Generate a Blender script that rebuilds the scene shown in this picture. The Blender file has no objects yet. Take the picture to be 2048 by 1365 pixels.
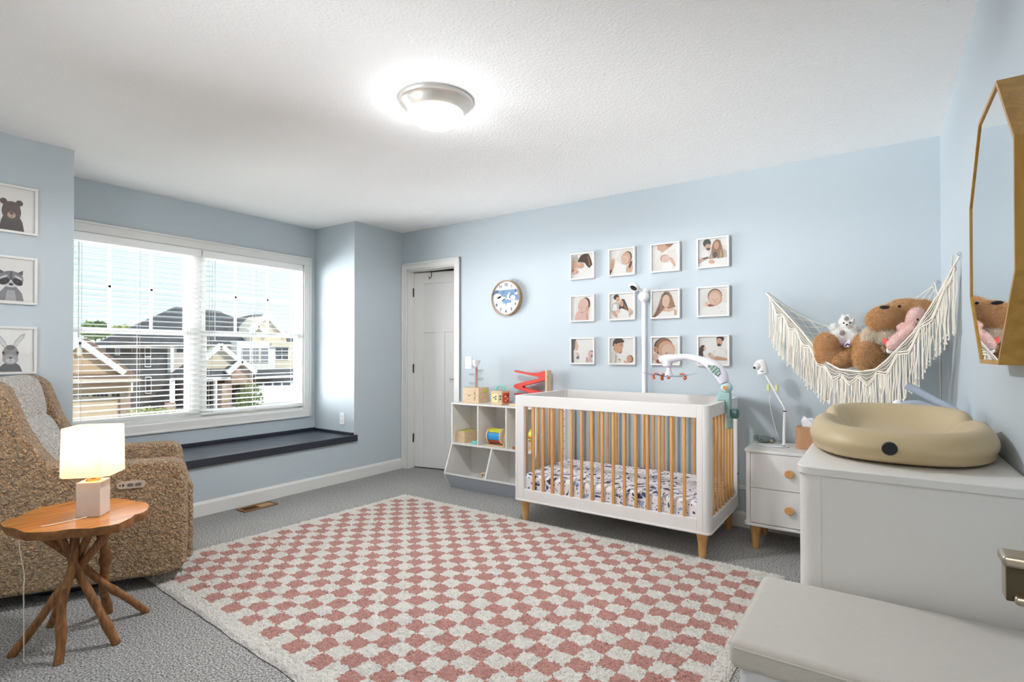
import bpy, bmesh, math, random
from math import sin, cos, tan, pi, radians, sqrt, atan2
from mathutils import Vector, Matrix, Quaternion
random.seed(7)
C = bpy.context.scene.collection
V = Vector

# ---------------------------------------------------------------- camera model (used to lay the survey points out in the room)
F_PX, CX, CY = 1066.5, 1024.0, 698.9
YAW, PITCH, EYE = radians(34.59), radians(0.4475), 1.188
_f = V((-sin(YAW)*cos(PITCH), cos(YAW)*cos(PITCH), sin(PITCH)))
_u = V((sin(YAW)*sin(PITCH), -cos(YAW)*sin(PITCH), cos(PITCH)))
_r = V((cos(YAW), sin(YAW), 0))
EYEP = V((0, 0, EYE))
def ray(px, py): return _f + _r*((px-CX)/F_PX) + _u*((CY-py)/F_PX)
def zp(px, py, z): d = ray(px, py); return EYEP + d*((z-EYE)/d.z)
def xp(px, py, x): d = ray(px, py); return EYEP + d*(x/d.x)
def yp(px, py, y): d = ray(px, py); return EYEP + d*(y/d.y)

# ---------------------------------------------------------------- room dimensions (metres)
XL, XR, YB, XC, Y1, Y2, CEIL = -4.083, 0.291, 3.915, -4.69, 1.167, 3.298, 2.44
YF = -1.6                       # how far the room and hall run behind the viewpoint

# ---------------------------------------------------------------- materials
def lin(c):
    out = []
    for v in c[:3]:
        v /= 255.0
        out.append(v/12.92 if v <= 0.04045 else ((v+0.055)/1.055)**2.4)
    return (*out, 1.0)
_mats = {}
def mat(name, rgb, rough=0.5, metal=0.0, bump=None, var=None, emit=0.0, spec=0.5, sheen=0.0, trans=0.0, vscale=None, stretch=(1,1,1), vor=None, sss=0.0, coat=0.0):
    """bump=(scale,strength,distance); var=(scale,rgb2,contrast); vor=(scale,strength,dist) cell bump"""
    if name in _mats: return _mats[name]
    m = bpy.data.materials.new(name); m.use_nodes = True
    nt = m.node_tree; N = nt.nodes; L = nt.links; b = N['Principled BSDF']
    b.inputs['Base Color'].default_value = lin(rgb); b.inputs['Roughness'].default_value = rough
    b.inputs['Metallic'].default_value = metal; b.inputs['Specular IOR Level'].default_value = spec
    if sheen: b.inputs['Sheen Weight'].default_value = sheen; b.inputs['Sheen Roughness'].default_value = 0.5
    if trans: b.inputs['Transmission Weight'].default_value = trans
    if coat: b.inputs['Coat Weight'].default_value = coat; b.inputs['Coat Roughness'].default_value = 0.15
    if emit: b.inputs['Emission Color'].default_value = lin(rgb); b.inputs['Emission Strength'].default_value = emit
    tc = N.new('ShaderNodeTexCoord'); mp = N.new('ShaderNodeMapping'); L.new(tc.outputs['Object'], mp.inputs['Vector'])
    mp.inputs['Scale'].default_value = stretch
    if var:
        n = N.new('ShaderNodeTexNoise'); n.inputs['Scale'].default_value = var[0]; n.inputs['Detail'].default_value = 5
        r = N.new('ShaderNodeValToRGB'); k = var[2] if len(var) > 2 else 0.15
        r.color_ramp.elements[0].position = 0.5-k; r.color_ramp.elements[1].position = 0.5+k
        r.color_ramp.elements[0].color = lin(rgb); r.color_ramp.elements[1].color = lin(var[1])
        L.new(mp.outputs['Vector'], n.inputs['Vector']); L.new(n.outputs['Fac'], r.inputs['Fac']); L.new(r.outputs['Color'], b.inputs['Base Color'])
    last = None
    if bump:
        n = N.new('ShaderNodeTexNoise'); n.inputs['Scale'].default_value = bump[0]; n.inputs['Detail'].default_value = 4
        L.new(mp.outputs['Vector'], n.inputs['Vector'])
        bp = N.new('ShaderNodeBump'); bp.inputs['Strength'].default_value = bump[1]; bp.inputs['Distance'].default_value = bump[2]
        L.new(n.outputs['Fac'], bp.inputs['Height']); last = bp
    if vor:
        n = N.new('ShaderNodeTexVoronoi'); n.inputs['Scale'].default_value = vor[0]
        ns = N.new('ShaderNodeTexNoise'); ns.inputs['Scale'].default_value = vor[0]*0.6; ns.inputs['Detail'].default_value = 2
        mx = N.new('ShaderNodeMix'); mx.data_type = 'RGBA'; mx.inputs['Factor'].default_value = 0.06
        L.new(mp.outputs['Vector'], mx.inputs['A']); L.new(ns.outputs['Color'], mx.inputs['B']); L.new(mp.outputs['Vector'], ns.inputs['Vector'])
        L.new(mx.outputs['Result'], n.inputs['Vector'])
        bp = N.new('ShaderNodeBump'); bp.inputs['Strength'].default_value = vor[1]; bp.inputs['Distance'].default_value = vor[2]; bp.invert = True
        L.new(n.outputs['Distance'], bp.inputs['Height'])
        if last: L.new(last.outputs['Normal'], bp.inputs['Normal'])
        last = bp
    if last: L.new(last.outputs['Normal'], b.inputs['Normal'])
    _mats[name] = m
    return m
def wood(name, c1, c2, axis=2, scale=6, rough=0.45, coat=0.0):
    if name in _mats: return _mats[name]
    m = mat(name, c1, rough, coat=coat); nt = m.node_tree; N = nt.nodes; L = nt.links; b = N['Principled BSDF']
    mp = [n for n in N if n.type == 'MAPPING'][0]
    s = [scale*4]*3; s[axis] = scale*0.35; mp.inputs['Scale'].default_value = s
    n = N.new('ShaderNodeTexNoise'); n.inputs['Scale'].default_value = 2.2; n.inputs['Detail'].default_value = 6; n.inputs['Distortion'].default_value = 0.8
    r = N.new('ShaderNodeValToRGB'); r.color_ramp.elements[0].position = 0.35; r.color_ramp.elements[1].position = 0.65
    r.color_ramp.elements[0].color = lin(c1); r.color_ramp.elements[1].color = lin(c2)
    L.new(mp.outputs['Vector'], n.inputs['Vector']); L.new(n.outputs['Fac'], r.inputs['Fac']); L.new(r.outputs['Color'], b.inputs['Base Color'])
    bp = N.new('ShaderNodeBump'); bp.inputs['Strength'].default_value = 0.15; bp.inputs['Distance'].default_value = 0.001
    L.new(n.outputs['Fac'], bp.inputs['Height']); L.new(bp.outputs['Normal'], b.inputs['Normal'])
    return m
def glass(name, refl=0.05, tint=(255,255,255)):
    if name in _mats: return _mats[name]
    m = bpy.data.materials.new(name); m.use_nodes = True; nt = m.node_tree; nt.nodes.clear()
    o = nt.nodes.new('ShaderNodeOutputMaterial'); t = nt.nodes.new('ShaderNodeBsdfTransparent'); g = nt.nodes.new('ShaderNodeBsdfGlossy'); x = nt.nodes.new('ShaderNodeMixShader')
    t.inputs['Color'].default_value = lin(tint); g.inputs['Roughness'].default_value = 0.02; x.inputs['Fac'].default_value = refl
    nt.links.new(t.outputs[0], x.inputs[1]); nt.links.new(g.outputs[0], x.inputs[2]); nt.links.new(x.outputs[0], o.inputs[0])
    _mats[name] = m; return m

WALL = mat('blue wall paint', (190,200,206), 0.55, bump=(260,0.08,0.002), spec=0.3)
CEILM = mat('white ceiling texture', (246,246,245), 0.9, bump=(85,0.55,0.006), spec=0.1)
TRIM = mat('white trim paint', (226,225,221), 0.35)
WHITE = mat('white lacquer', (226,223,219), 0.35)
WHITE2 = mat('white plastic', (240,240,240), 0.3)
OFFW = mat('off white board', (222,220,215), 0.5)
CARPET = mat('grey carpet pile', (122,120,116), 0.95, bump=(120,1.0,0.02), var=(135,(222,220,216),0.12), spec=0.05)
BEECH = wood('beech wood', (214,166,106), (196,142,82), 2, 7)
BIRCH = wood('birch plywood', (222,196,160), (205,176,138), 0, 6)
NAVY = mat('navy black paint', (43,46,58), 0.28, coat=0.2)
BLACK = mat('black', (18,18,20), 0.5)
DARK = mat('dark metal', (50,48,46), 0.4, metal=0.7)
CHROME = mat('brushed nickel', (205,200,195), 0.25, metal=1.0)
BRASS = mat('brass', (200,160,90), 0.3, metal=1.0)
GOLD = wood('gold leaf frame', (196,150,66), (176,128,46), 2, 4, 0.35)
GLASS = glass('thin clear glass', 0.05)
PICGLASS = glass('picture glass', 0.06)

# ---------------------------------------------------------------- mesh helpers
def BM(): return bmesh.new()
def box(bm, x0, x1, y0, y1, z0, z1, M=None):
    vs = [bm.verts.new((x, y, z)) for x in (x0, x1) for y in (y0, y1) for z in (z0, z1)]
    for f in ((0,1,3,2),(4,6,7,5),(0,4,5,1),(2,3,7,6),(0,2,6,4),(1,5,7,3)): bm.faces.new([vs[i] for i in f])
    if M: bmesh.ops.transform(bm, matrix=M, verts=vs)
    return vs
def prism(bm, pts, vec):
    a = [bm.verts.new(V(p)) for p in pts]; b = [bm.verts.new(V(p)+V(vec)) for p in pts]; n = len(a)
    try:
        bm.faces.new(a); bm.faces.new(b[::-1])
    except ValueError: pass
    for i in range(n): bm.faces.new((a[i], b[i], b[(i+1)%n], a[(i+1)%n]))
    return a+b
def tube(bm, pts, rad, seg=8, cap=True, flat=1.0):
    pts = [V(p) for p in pts]; n = len(pts); rad = rad if isinstance(rad, (list, tuple)) else [rad]*n
    up = None; rings = []
    for i, p in enumerate(pts):
        t = (pts[min(i+1, n-1)]-pts[max(i-1, 0)]).normalized()
        if up is None: up = t.orthogonal().normalized()
        up = (up - t*up.dot(t))
        up = up.normalized() if up.length > 1e-6 else t.orthogonal().normalized()
        s = t.cross(up)
        rings.append([bm.verts.new(p + (up*cos(2*pi*k/seg) + s*sin(2*pi*k/seg)*flat)*rad[i]) for k in range(seg)])
    for a, b in zip(rings, rings[1:]):
        for k in range(seg): bm.faces.new((a[k], a[(k+1)%seg], b[(k+1)%seg], b[k]))
    if cap: bm.faces.new(rings[0][::-1]); bm.faces.new(rings[-1])
def lathe(bm, prof, c=(0,0,0), seg=32, M=None):
    c = V(c); rings = []; new = []
    for r, z in prof:
        ring = [bm.verts.new(c+V((max(r,1e-4)*cos(2*pi*k/seg), max(r,1e-4)*sin(2*pi*k/seg), z))) for k in range(seg)]
        rings.append(ring); new += ring
    for a, b in zip(rings, rings[1:]):
        for k in range(seg): bm.faces.new((a[k], a[(k+1)%seg], b[(k+1)%seg], b[k]))
    bm.faces.new(rings[0][::-1]); bm.faces.new(rings[-1])
    if M: bmesh.ops.transform(bm, matrix=M, verts=new)
    return new
def ball(bm, c, r, rot=None, seg=16):
    r = r if isinstance(r, (list, tuple)) else (r, r, r)
    M = Matrix.Translation(V(c)) @ (rot.to_matrix().to_4x4() if rot else Matrix()) @ Matrix.Diagonal((*r, 1))
    bmesh.ops.create_uvsphere(bm, u_segments=seg, v_segments=max(6, seg*2//3), radius=1, matrix=M)
def cyl(bm, p0, p1, r0, r1=None, seg=20): tube(bm, [p0, p1], [r0, r1 if r1 is not None else r0], seg)
def spline(pts, n=8):
    pts = [V(p) for p in pts]; out = []
    for i in range(len(pts)-1):
        p0 = pts[max(i-1,0)]; p1 = pts[i]; p2 = pts[i+1]; p3 = pts[min(i+2,len(pts)-1)]
        for k in range(n):
            t = k/n
            out.append(0.5*((2*p1)+(p2-p0)*t+(2*p0-5*p1+4*p2-p3)*t*t+(3*p1-p0-3*p2+p3)*t**3))
    out.append(pts[-1]); return out
def rrect(cx, cy, w, h, r, n=5):
    o = []
    for (sx, sy, a0) in ((1,1,0),(-1,1,90),(-1,-1,180),(1,-1,270)):
        for k in range(n+1):
            a = radians(a0+90*k/n); o.append((cx+sx*(w/2-r)+r*cos(a), cy+sy*(h/2-r)+r*sin(a)))
    return o
def obj(name, bm, m, parent=None, bevel=0, bseg=3, smooth=True, local=False, sub=0, angle=40):
    bmesh.ops.recalc_face_normals(bm, faces=bm.faces)
    me = bpy.data.meshes.new(name); bm.to_mesh(me); bm.free()
    for x in (m if isinstance(m, (list, tuple)) else [m]): me.materials.append(x)
    o = bpy.data.objects.new(name, me); C.objects.link(o)
    if parent:
        o.parent = parent
        if not local and parent.type == 'EMPTY': o.location = -parent.location
    if smooth:
        for p in me.polygons: p.use_smooth = True
        if not sub:
            try: me.set_sharp_from_angle(angle=radians(angle))
            except Exception: pass
    if bevel:
        b = o.modifiers.new('bevel', 'BEVEL'); b.width = bevel; b.segments = bseg; b.limit_method = 'ANGLE'; b.angle_limit = radians(35); b.harden_normals = False
    if sub:
        s = o.modifiers.new('sub', 'SUBSURF'); s.levels = sub; s.render_levels = sub
    return o
def tag(o, label, cat, group=None, kind=None):
    o['label'] = label; o['category'] = cat
    if group: o['group'] = group
    if kind: o['kind'] = kind
    return o
def thing(name, label, cat, loc, rz=0, group=None):
    o = bpy.data.objects.new(name, None); C.objects.link(o); o.empty_display_size = 0.1
    o.location = V(loc); o.rotation_euler = (0, 0, rz); return tag(o, label, cat, group)
def struct(name, bm, m, parent=None, **k):
    o = obj(name, bm, m, parent, **k)
    if not parent: o['kind'] = 'structure'
    return o
def sempty(name, loc):
    o = bpy.data.objects.new(name, None); C.objects.link(o); o.location = V(loc); o['kind'] = 'structure'; return o
def quick(name, b, m, parent=None, **k):            # one box as an object
    bm = BM(); box(bm, *b); return obj(name, bm, m, parent, **k)
def copy_tree(o, parent=None):
    c = o.copy(); C.objects.link(c)
    if parent: c.parent = parent
    for ch in list(o.children): copy_tree(ch, c)
    return c
def plush(name, bm, m, parent=None, vox=0.008, amp=0.006, nscale=0.02, smooth_it=6, local=False):
    o = obj(name, bm, m, parent, local=local)
    r = o.modifiers.new('remesh', 'REMESH'); r.mode = 'VOXEL'; r.voxel_size = vox; r.use_smooth_shade = True
    s = o.modifiers.new('smooth', 'SMOOTH'); s.iterations = smooth_it; s.factor = 0.5
    if amp:
        t = bpy.data.textures.new(name+'_nap', 'CLOUDS'); t.noise_scale = nscale; t.noise_depth = 3
        d = o.modifiers.new('nap', 'DISPLACE'); d.texture = t; d.strength = amp; d.mid_level = 0.5
    return o

def furry(o, n, ln, droop=.35, wid=.0011, seed=2):
    """bake the plush shape and cover it with n short tapered strands of pile, all in the one mesh"""
    bpy.context.view_layer.update(); dg = bpy.context.evaluated_depsgraph_get(); ev = o.evaluated_get(dg)
    me = bpy.data.meshes.new_from_object(ev, depsgraph=dg); o.modifiers.clear()
    fs = [(p.center.copy(), p.normal.copy(), p.area) for p in me.polygons]; tot = sum(f[2] for f in fs); rnd = random.Random(seed); bm = bmesh.new(); bm.from_mesh(me); acc = 0.0
    for c, nn, ar in fs:
        acc += n*ar/tot
        while acc > 1:
            acc -= 1; j = ar**.5*.6; p = c+V((rnd.uniform(-j,j), rnd.uniform(-j,j), rnd.uniform(-j,j))); d = (nn+V((rnd.gauss(0,.35), rnd.gauss(0,.35), rnd.gauss(0,.35)-droop))).normalized(); l = ln*rnd.uniform(.5, 1.2)
            s_ = d.cross(V((rnd.gauss(0,1), rnd.gauss(0,1), rnd.gauss(0,1)))).normalized()*wid
            m_ = p+d*l*.55; t_ = p+d*l+V((0,0,-droop*l*.4))
            a, b, e, f = bm.verts.new(p-s_), bm.verts.new(p+s_), bm.verts.new(m_+s_*.7), bm.verts.new(m_-s_*.7); g = bm.verts.new(t_); bm.faces.new((a,b,e,f)); bm.faces.new((f,e,g))
    m = o.data.materials[0]; bm.to_mesh(me); bm.free(); me.materials.clear(); me.materials.append(m)
    for p in me.polygons: p.use_smooth = True; p.material_index = 0
    o.data = me; return o

# ================================================================ THE ROOM
T = 0.12
bm = BM(); box(bm, XC-T, XR+0.3, YF, YB+1.5, -0.1, 0.0); struct('floor', bm, CARPET)
bm = BM(); box(bm, XC-T, XR+0.3, YF, YB+1.5, CEIL, CEIL+0.1); struct('ceiling', bm, CEILM)
bm = BM()                                             # window side: two solid returns and the seat base between them
box(bm, XC-T, XL, YF, Y1, 0, CEIL); struct('wall_left', bm, WALL)
bm = BM(); box(bm, XC-T, XL, Y2, YB, 0, CEIL); struct('wall_left', bm, WALL)
bm = BM(); box(bm, XC-T, XL, Y1, Y2, 0, 0.365); struct('wall_seat', bm, WALL)
WY0, WY1, WZ0, WZ1 = 1.295, 3.17, 0.635, 2.062       # window opening
bm = BM()
box(bm, XC-T, XC, Y1, WY0, 0.365, CEIL); box(bm, XC-T, XC, WY1, Y2, 0.365, CEIL)
box(bm, XC-T, XC, WY0, WY1, 0.365, WZ0); box(bm, XC-T, XC, WY0, WY1, WZ1, CEIL)
struct('wall_window', bm, WALL)
DX0, DX1, DZ = -4.012, -3.368, 2.045                  # closet door opening
bm = BM()
box(bm, XC-T, DX0, YB, YB+T, 0, CEIL); box(bm, DX1, XR+T, YB, YB+T, 0, CEIL); box(bm, DX0, DX1, YB, YB+T, DZ, CEIL)
struct('wall_back', bm, WALL)
bm = BM(); box(bm, XR, XR+T, 0.72, YB, 0, CEIL); box(bm, XR, XR+T, YF, 0.72, 0, CEIL); struct('wall_right', bm, WALL)
bm = BM(); box(bm, XC-T, -4.2, YB+T, YB+1.5, 0, CEIL); box(bm, -2.9, -2.8, YB+T, YB+1.5, 0, CEIL); box(bm, -4.2, -2.9, YB+1.4, YB+1.5, 0, CEIL)
struct('wall_closet', bm, mat('closet wall paint', (214,204,190), 0.7))
bm = BM(); FY = -0.06                                  # wall with the entry doorway the room is seen from
W2 = (-3.3, -2.2, 0.85, 2.0)                            # made-up window beside the doorway, unseen, added to brighten the room
box(bm, XC-T, W2[0], FY-T, FY, 0, CEIL); box(bm, W2[1], -0.66, FY-T, FY, 0, CEIL); box(bm, W2[0], W2[1], FY-T, FY, 0, W2[2]); box(bm, W2[0], W2[1], FY-T, FY, W2[3], CEIL); box(bm, 0.262, XR+T, FY-T, FY, 0, CEIL); box(bm, -0.66, 0.262, FY-T, FY, 2.06, CEIL)
struct('wall_entry', bm, WALL)
bm = BM(); box(bm, -1.4, -1.3, YF, FY-T, 0, CEIL); box(bm, -1.4, XR+T, YF-.1, YF, 0, CEIL); struct('wall_hall', bm, TRIM)
def baseb(name, p, q, nrm):
    bm = BM(); p = V((*p, 0)); q = V((*q, 0)); n = V((*nrm, 0)); t = 0.014
    prof = [(0, 0), (t, 0), (t, 0.086), (t*0.75, 0.094), (t*0.35, 0.104), (0, 0.106)]
    prism(bm, [p + n*a + V((0, 0, z)) for a, z in prof], q-p); struct(name, bm, TRIM, smooth=False)
baseb('baseboard_left', (XL, YF), (XL, YB), (1, 0))
baseb('baseboard_back', (-3.305, YB), (XR, YB), (0, -1))
baseb('baseboard_right', (XR, 0.8), (XR, YB), (-1, 0))
bm = BM(); box(bm, -0.98, -0.3, YB-0.012, YB, 0.255, 0.283); struct('trim_1', bm, TRIM, bevel=0.003)

# ---------------------------------------------------------------- window
win = sempty('window_1', (XC, (WY0+WY1)/2, WZ0))
bm = BM(); cw = 0.076
for (a, b, c, d) in ((WY0-cw, WY1+cw, WZ1, WZ1+cw), (WY0-cw, WY1+cw, WZ0-cw, WZ0), (WY0-cw, WY0, WZ0, WZ1), (WY1, WY1+cw, WZ0, WZ1)):
    box(bm, XC, XC+0.014, a, b, c, d)
e = 0.018
for (a, b, c, d) in ((WY0-cw, WY1+cw, WZ1+cw-e, WZ1+cw), (WY0-cw, WY1+cw, WZ0-cw, WZ0-cw+e), (WY0-cw, WY0-cw+e, WZ0-cw, WZ1+cw), (WY1+cw-e, WY1+cw, WZ0-cw, WZ1+cw)):
    box(bm, XC, XC+0.022, a, b, c, d)
obj('casing', bm, TRIM, win, bevel=0.004)
bm = BM()
box(bm, XC-T, XC, WY0, WY0+0.012, WZ0, WZ1); box(bm, XC-T, XC, WY1-0.012, WY1, WZ0, WZ1); box(bm, XC-T, XC, WY0, WY1, WZ1-0.012, WZ1); box(bm, XC-T, XC+0.004, WY0, WY1, WZ0, WZ0+0.018)
obj('jamb', bm, TRIM, win)
MY = 2.195; ZM = 1.358
VIN = mat('white vinyl', (242,243,242), 0.3)
bm = BM(); box(bm, XC-T, XC-0.066, MY-0.045, MY+0.045, WZ0, WZ1); obj('mullion', bm, VIN, win, bevel=0.003)
def sash(y0, y1, z0, z1, x, grid):
    bm = BM(); w = 0.042; t = 0.024
    box(bm, x-t, x, y0, y0+w, z0, z1); box(bm, x-t, x, y1-w, y1, z0, z1); box(bm, x-t, x, y0+w, y1-w, z0, z0+w); box(bm, x-t, x, y0+w, y1-w, z1-w, z1)
    s = obj('sash', bm, VIN, win, bevel=0.003)
    quick('pane', (x-t*0.6, x-t*0.4, y0+w, y1-w, z0+w, z1-w), GLASS, s, smooth=False)
    if grid:
        for k in (1, 2): quick('muntin', (x-t*0.8, x-t*0.2, y0+(y1-y0)*k/3-0.009, y0+(y1-y0)*k/3+0.009, z0+w, z1-w), VIN, s)
        quick('muntin', (x-t*0.8, x-t*0.2, y0+w, y1-w, (z0+z1)/2-0.008, (z0+z1)/2+0.010), VIN, s)
for (a, b) in ((WY0+0.012, MY-0.045), (MY+0.045, WY1-0.012)):
    sash(a, b, ZM-0.02, WZ1-0.012, XC-0.092, True); sash(a, b, WZ0+0.018, ZM+0.022, XC-0.066, False)

w2 = sempty('added_window', ((W2[0]+W2[1])/2, FY, W2[2]))  # unseen window, added only for the daylight it lets in
bm = BM()
for (a, b, c, d) in ((W2[0]-.07, W2[1]+.07, W2[3], W2[3]+.07), (W2[0]-.07, W2[1]+.07, W2[2]-.07, W2[2]), (W2[0]-.07, W2[0], W2[2], W2[3]), (W2[1], W2[1]+.07, W2[2], W2[3])): box(bm, a, b, FY, FY+.018, c, d)
obj('casing', bm, TRIM, w2)
bm = BM(); y = FY-T/2
for (a, b, c, d) in ((W2[0], W2[1], W2[3]-.04, W2[3]), (W2[0], W2[1], W2[2], W2[2]+.04), (W2[0], W2[0]+.04, W2[2], W2[3]), (W2[1]-.04, W2[1], W2[2], W2[3]), (W2[0], W2[1], 1.45, 1.49)): box(bm, a, b, y-.015, y+.015, c, d)
s2 = obj('sash', bm, VIN, w2); quick('pane', (W2[0]+.04, W2[1]-.04, y-.003, y+.003, W2[2]+.04, W2[3]-.04), GLASS, s2, smooth=False)

# ---------------------------------------------------------------- blinds (inside mount, slats open)
BLIND = mat('white blind slat', (243,243,240), 0.4)
CORD = mat('pale blind cord', (200,200,195), 0.8)
def blind(y0, y1, zb, label, wand):
    t = thing('window_blind', label, 'blind', (XC-0.032, (y0+y1)/2, zb), group='white horizontal blinds in the window')
    bm = BM(); z = zb+0.034
    while z < 2.0:
        box(bm, -0.024, 0.024, y0+0.004, y1-0.004, -.0010, .0010, Matrix.Translation((XC-0.033, 0, z)) @ Matrix.Rotation(radians(5.5), 4, 'Y')); z += 0.0424
    obj('slats', bm, BLIND, t, smooth=False)
    quick('valance', (XC-0.008, XC+0.004, y0, y1, 1.998, 2.058), BLIND, t, bevel=0.004)
    quick('headrail', (XC-0.058, XC-0.01, y0+0.004, y1-0.004, 2.008, 2.05), BLIND, t)
    quick('bottom_rail', (XC-0.058, XC-0.008, y0+0.003, y1-0.003, zb, zb+0.018), BLIND, t, bevel=0.003)
    bm = BM(); w = y1-y0
    for k in (0.09, 0.5, 0.91):
        for x in (XC-0.0585, XC-0.0075): box(bm, x-0.0006, x+0.0006, y0+w*k-0.0012, y0+w*k+0.0012, zb+0.01, 2.0)
    obj('ladder_cord', bm, CORD, t, smooth=False)
    bm = BM(); yw = y0+wand; cyl(bm, (XC+0.006, yw, 1.985), (XC+0.008, yw, 1.335), 0.0035, seg=8); cyl(bm, (XC+0.008, yw, 1.36), (XC+0.008, yw, 1.30), 0.005, 0.006, seg=8)
    obj('wand', bm, BLIND, t)
blind(WY0+0.014, 2.203, 0.688, 'left white slatted blind over the window half showing the tan gabled garage', 0.06)
blind(2.212, WY1-0.014, 0.668, 'right white slatted blind over the window half showing the white porch gables', 0.10)

# ---------------------------------------------------------------- window seat ledge
t = thing('bay_ledge', 'dark navy painted ledge board running under the window recess', 'ledge', (XL, (Y1+Y2)/2, 0.365))
bm = BM(); box(bm, XC+0.001, XL+0.026, Y1+0.001, Y2-0.001, 0.366, 0.418); box(bm, XL, XL+0.03, Y1-0.02, Y2+0.022, 0.360, 0.421); obj('board', bm, NAVY, t, bevel=0.006)
bm = BM(); box(bm, XC, XC+0.014, Y1, Y2, 0.418, 0.446); box(bm, XC, XL-0.004, Y2-0.014, Y2, 0.418, 0.44); box(bm, XC, XL-0.004, Y1, Y1+0.014, 0.418, 0.44)
obj('edge_strip', bm, NAVY, t, bevel=0.003)

# ---------------------------------------------------------------- closet door
dr = sempty('door_1', (DX0, YB, 0))
bm = BM(); cw = 0.068
for (a, b, c, d) in ((DX0-cw, DX0, 0, DZ+cw), (DX1, DX1+cw, 0, DZ+cw), (DX0, DX1, DZ, DZ+cw)): box(bm, a, b, YB-0.014, YB, c, d)
for (a, b, c, d) in ((DX0-cw, DX0-cw+0.018, 0, DZ+cw), (DX1+cw-0.018, DX1+cw, 0, DZ+cw), (DX0-cw, DX1+cw, DZ+cw-0.018, DZ+cw)): box(bm, a, b, YB-0.022, YB, c, d)
obj('casing', bm, TRIM, dr, bevel=0.004)
bm = BM(); box(bm, DX0, DX0+0.012, YB, YB+T, 0, DZ); box(bm, DX1-0.012, DX1, YB, YB+T, 0, DZ); box(bm, DX0, DX1, YB, YB+T, DZ-0.012, DZ); obj('jamb', bm, TRIM, dr)
ang = radians(11); R = Matrix.Translation((DX0+0.014, YB+0.085, 0)) @ Matrix.Rotation(ang, 4, 'Z')
DW, DT = 0.615, 0.035; DH = 2.025
bm = BM()
for b in ((0, 0.115, 0, DT, 0.012, DH), (DW-0.115, DW, 0, DT, 0.012, DH), (0.115, DW-0.115, 0, DT, DH-0.115, DH), (0.115, DW-0.115, 0, DT, 1.405, 1.525), (0.115, DW-0.115, 0, DT, 0.012, 0.235), (0.255, 0.365, 0, DT, 0.235, 1.405), (0.115, DW-0.115, 0.009, DT-0.009, 0.235, DH-0.115)):
    box(bm, *b, R)
slab = obj('slab', bm, TRIM, dr, bevel=0.0025)
bm = BM(); p = R @ V((DW-0.06, 0, 0.93)); cyl(bm, p, p+R.to_3x3()@V((0, -0.008, 0)), 0.026); cyl(bm, p, p+R.to_3x3()@V((0, -0.045, 0)), 0.009); cyl(bm, p+R.to_3x3()@V((0, -0.042, 0)), p+R.to_3x3()@V((-0.1, -0.042, 0.0)), 0.008)
obj('handle', bm, CHROME, slab)
for z in (0.31, 1.03, 1.82):
    bm = BM(); cyl(bm, (DX0+0.013, YB+0.074, z-0.045), (DX0+0.013, YB+0.074, z+0.045), 0.007, seg=10); obj('hinge', bm, DARK, slab)
t = thing('door_hook', 'small metal over-door hook on the closet door top', 'hook', R @ V((0.21, 0, DH)))
bm = BM(); q = [R @ V((0.21, 0.037, DH-0.02)), R @ V((0.21, 0.037, DH+0.003)), R @ V((0.21, -0.003, DH+0.003)), R @ V((0.21, -0.004, DH-0.05)), R @ V((0.205, -0.03, DH-0.075)), R @ V((0.20, -0.035, DH-0.05))]
tube(bm, q, 0.004, 8); obj('hook', bm, DARK, t)

# entry door standing open beside the viewpoint, with its lever
d2 = sempty('door_2', (0.232, 0, 0))
bm = BM(); box(bm, 0.215, 0.25, -0.045, 0.745, 0.012, 2.03); sl2 = obj('slab', bm, TRIM, d2, bevel=0.002)
bm = BM(); c = V((0.215, 0.685, 0.978)); cyl(bm, c, c+V((-0.01, 0, 0)), 0.03); cyl(bm, c, c+V((-0.1, 0, 0)), 0.012)
box(bm, 0.091, 0.205, 0.652, 0.682, 0.994, 1.004); box(bm, 0.099, 0.205, 0.652, 0.682, 0.961, 0.969); box(bm, 0.094, 0.10, 0.662, 0.682, 0.96, 1.0)
hd_ = obj('handle', bm, mat('satin nickel lever', (196,184,166), 0.3, metal=1.0), sl2, bevel=0.003)
quick('dark_face', (0.0945, 0.2, 0.66, 0.676, 0.962, 0.996), mat('lever reflection tone', (84,76,58), 0.4, metal=.6), hd_)  # dark reflection on the lever's face put into the colour

# ---------------------------------------------------------------- ceiling light
LC = V((-1.805, 1.955, CEIL))
t = thing('ceiling_light', 'round flush ceiling light with brushed nickel ring and glowing white dome', 'ceiling light', LC)
bm = BM(); lathe(bm, [(0.178, 0), (0.182, -0.006), (0.178, -0.016), (0.166, -0.022), (0.160, -0.034), (0.152, -0.042), (0.140, -0.060), (0.134, -0.064), (0.128, -0.060)], LC, 64)
obj('ring', bm, mat('satin nickel', (226,220,213), .38, metal=.85), t)
bm = BM(); lathe(bm, [(0.134, -0.055), (0.1345, -0.066), (0.128, -0.085), (0.108, -0.106), (0.075, -0.122), (0.035, -0.131), (0.004, -0.133)], LC, 48)
DOME = mat('lit opal dome', (248,251,255), 0.4, emit=17.0)
obj('dome', bm, DOME, t)

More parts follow.
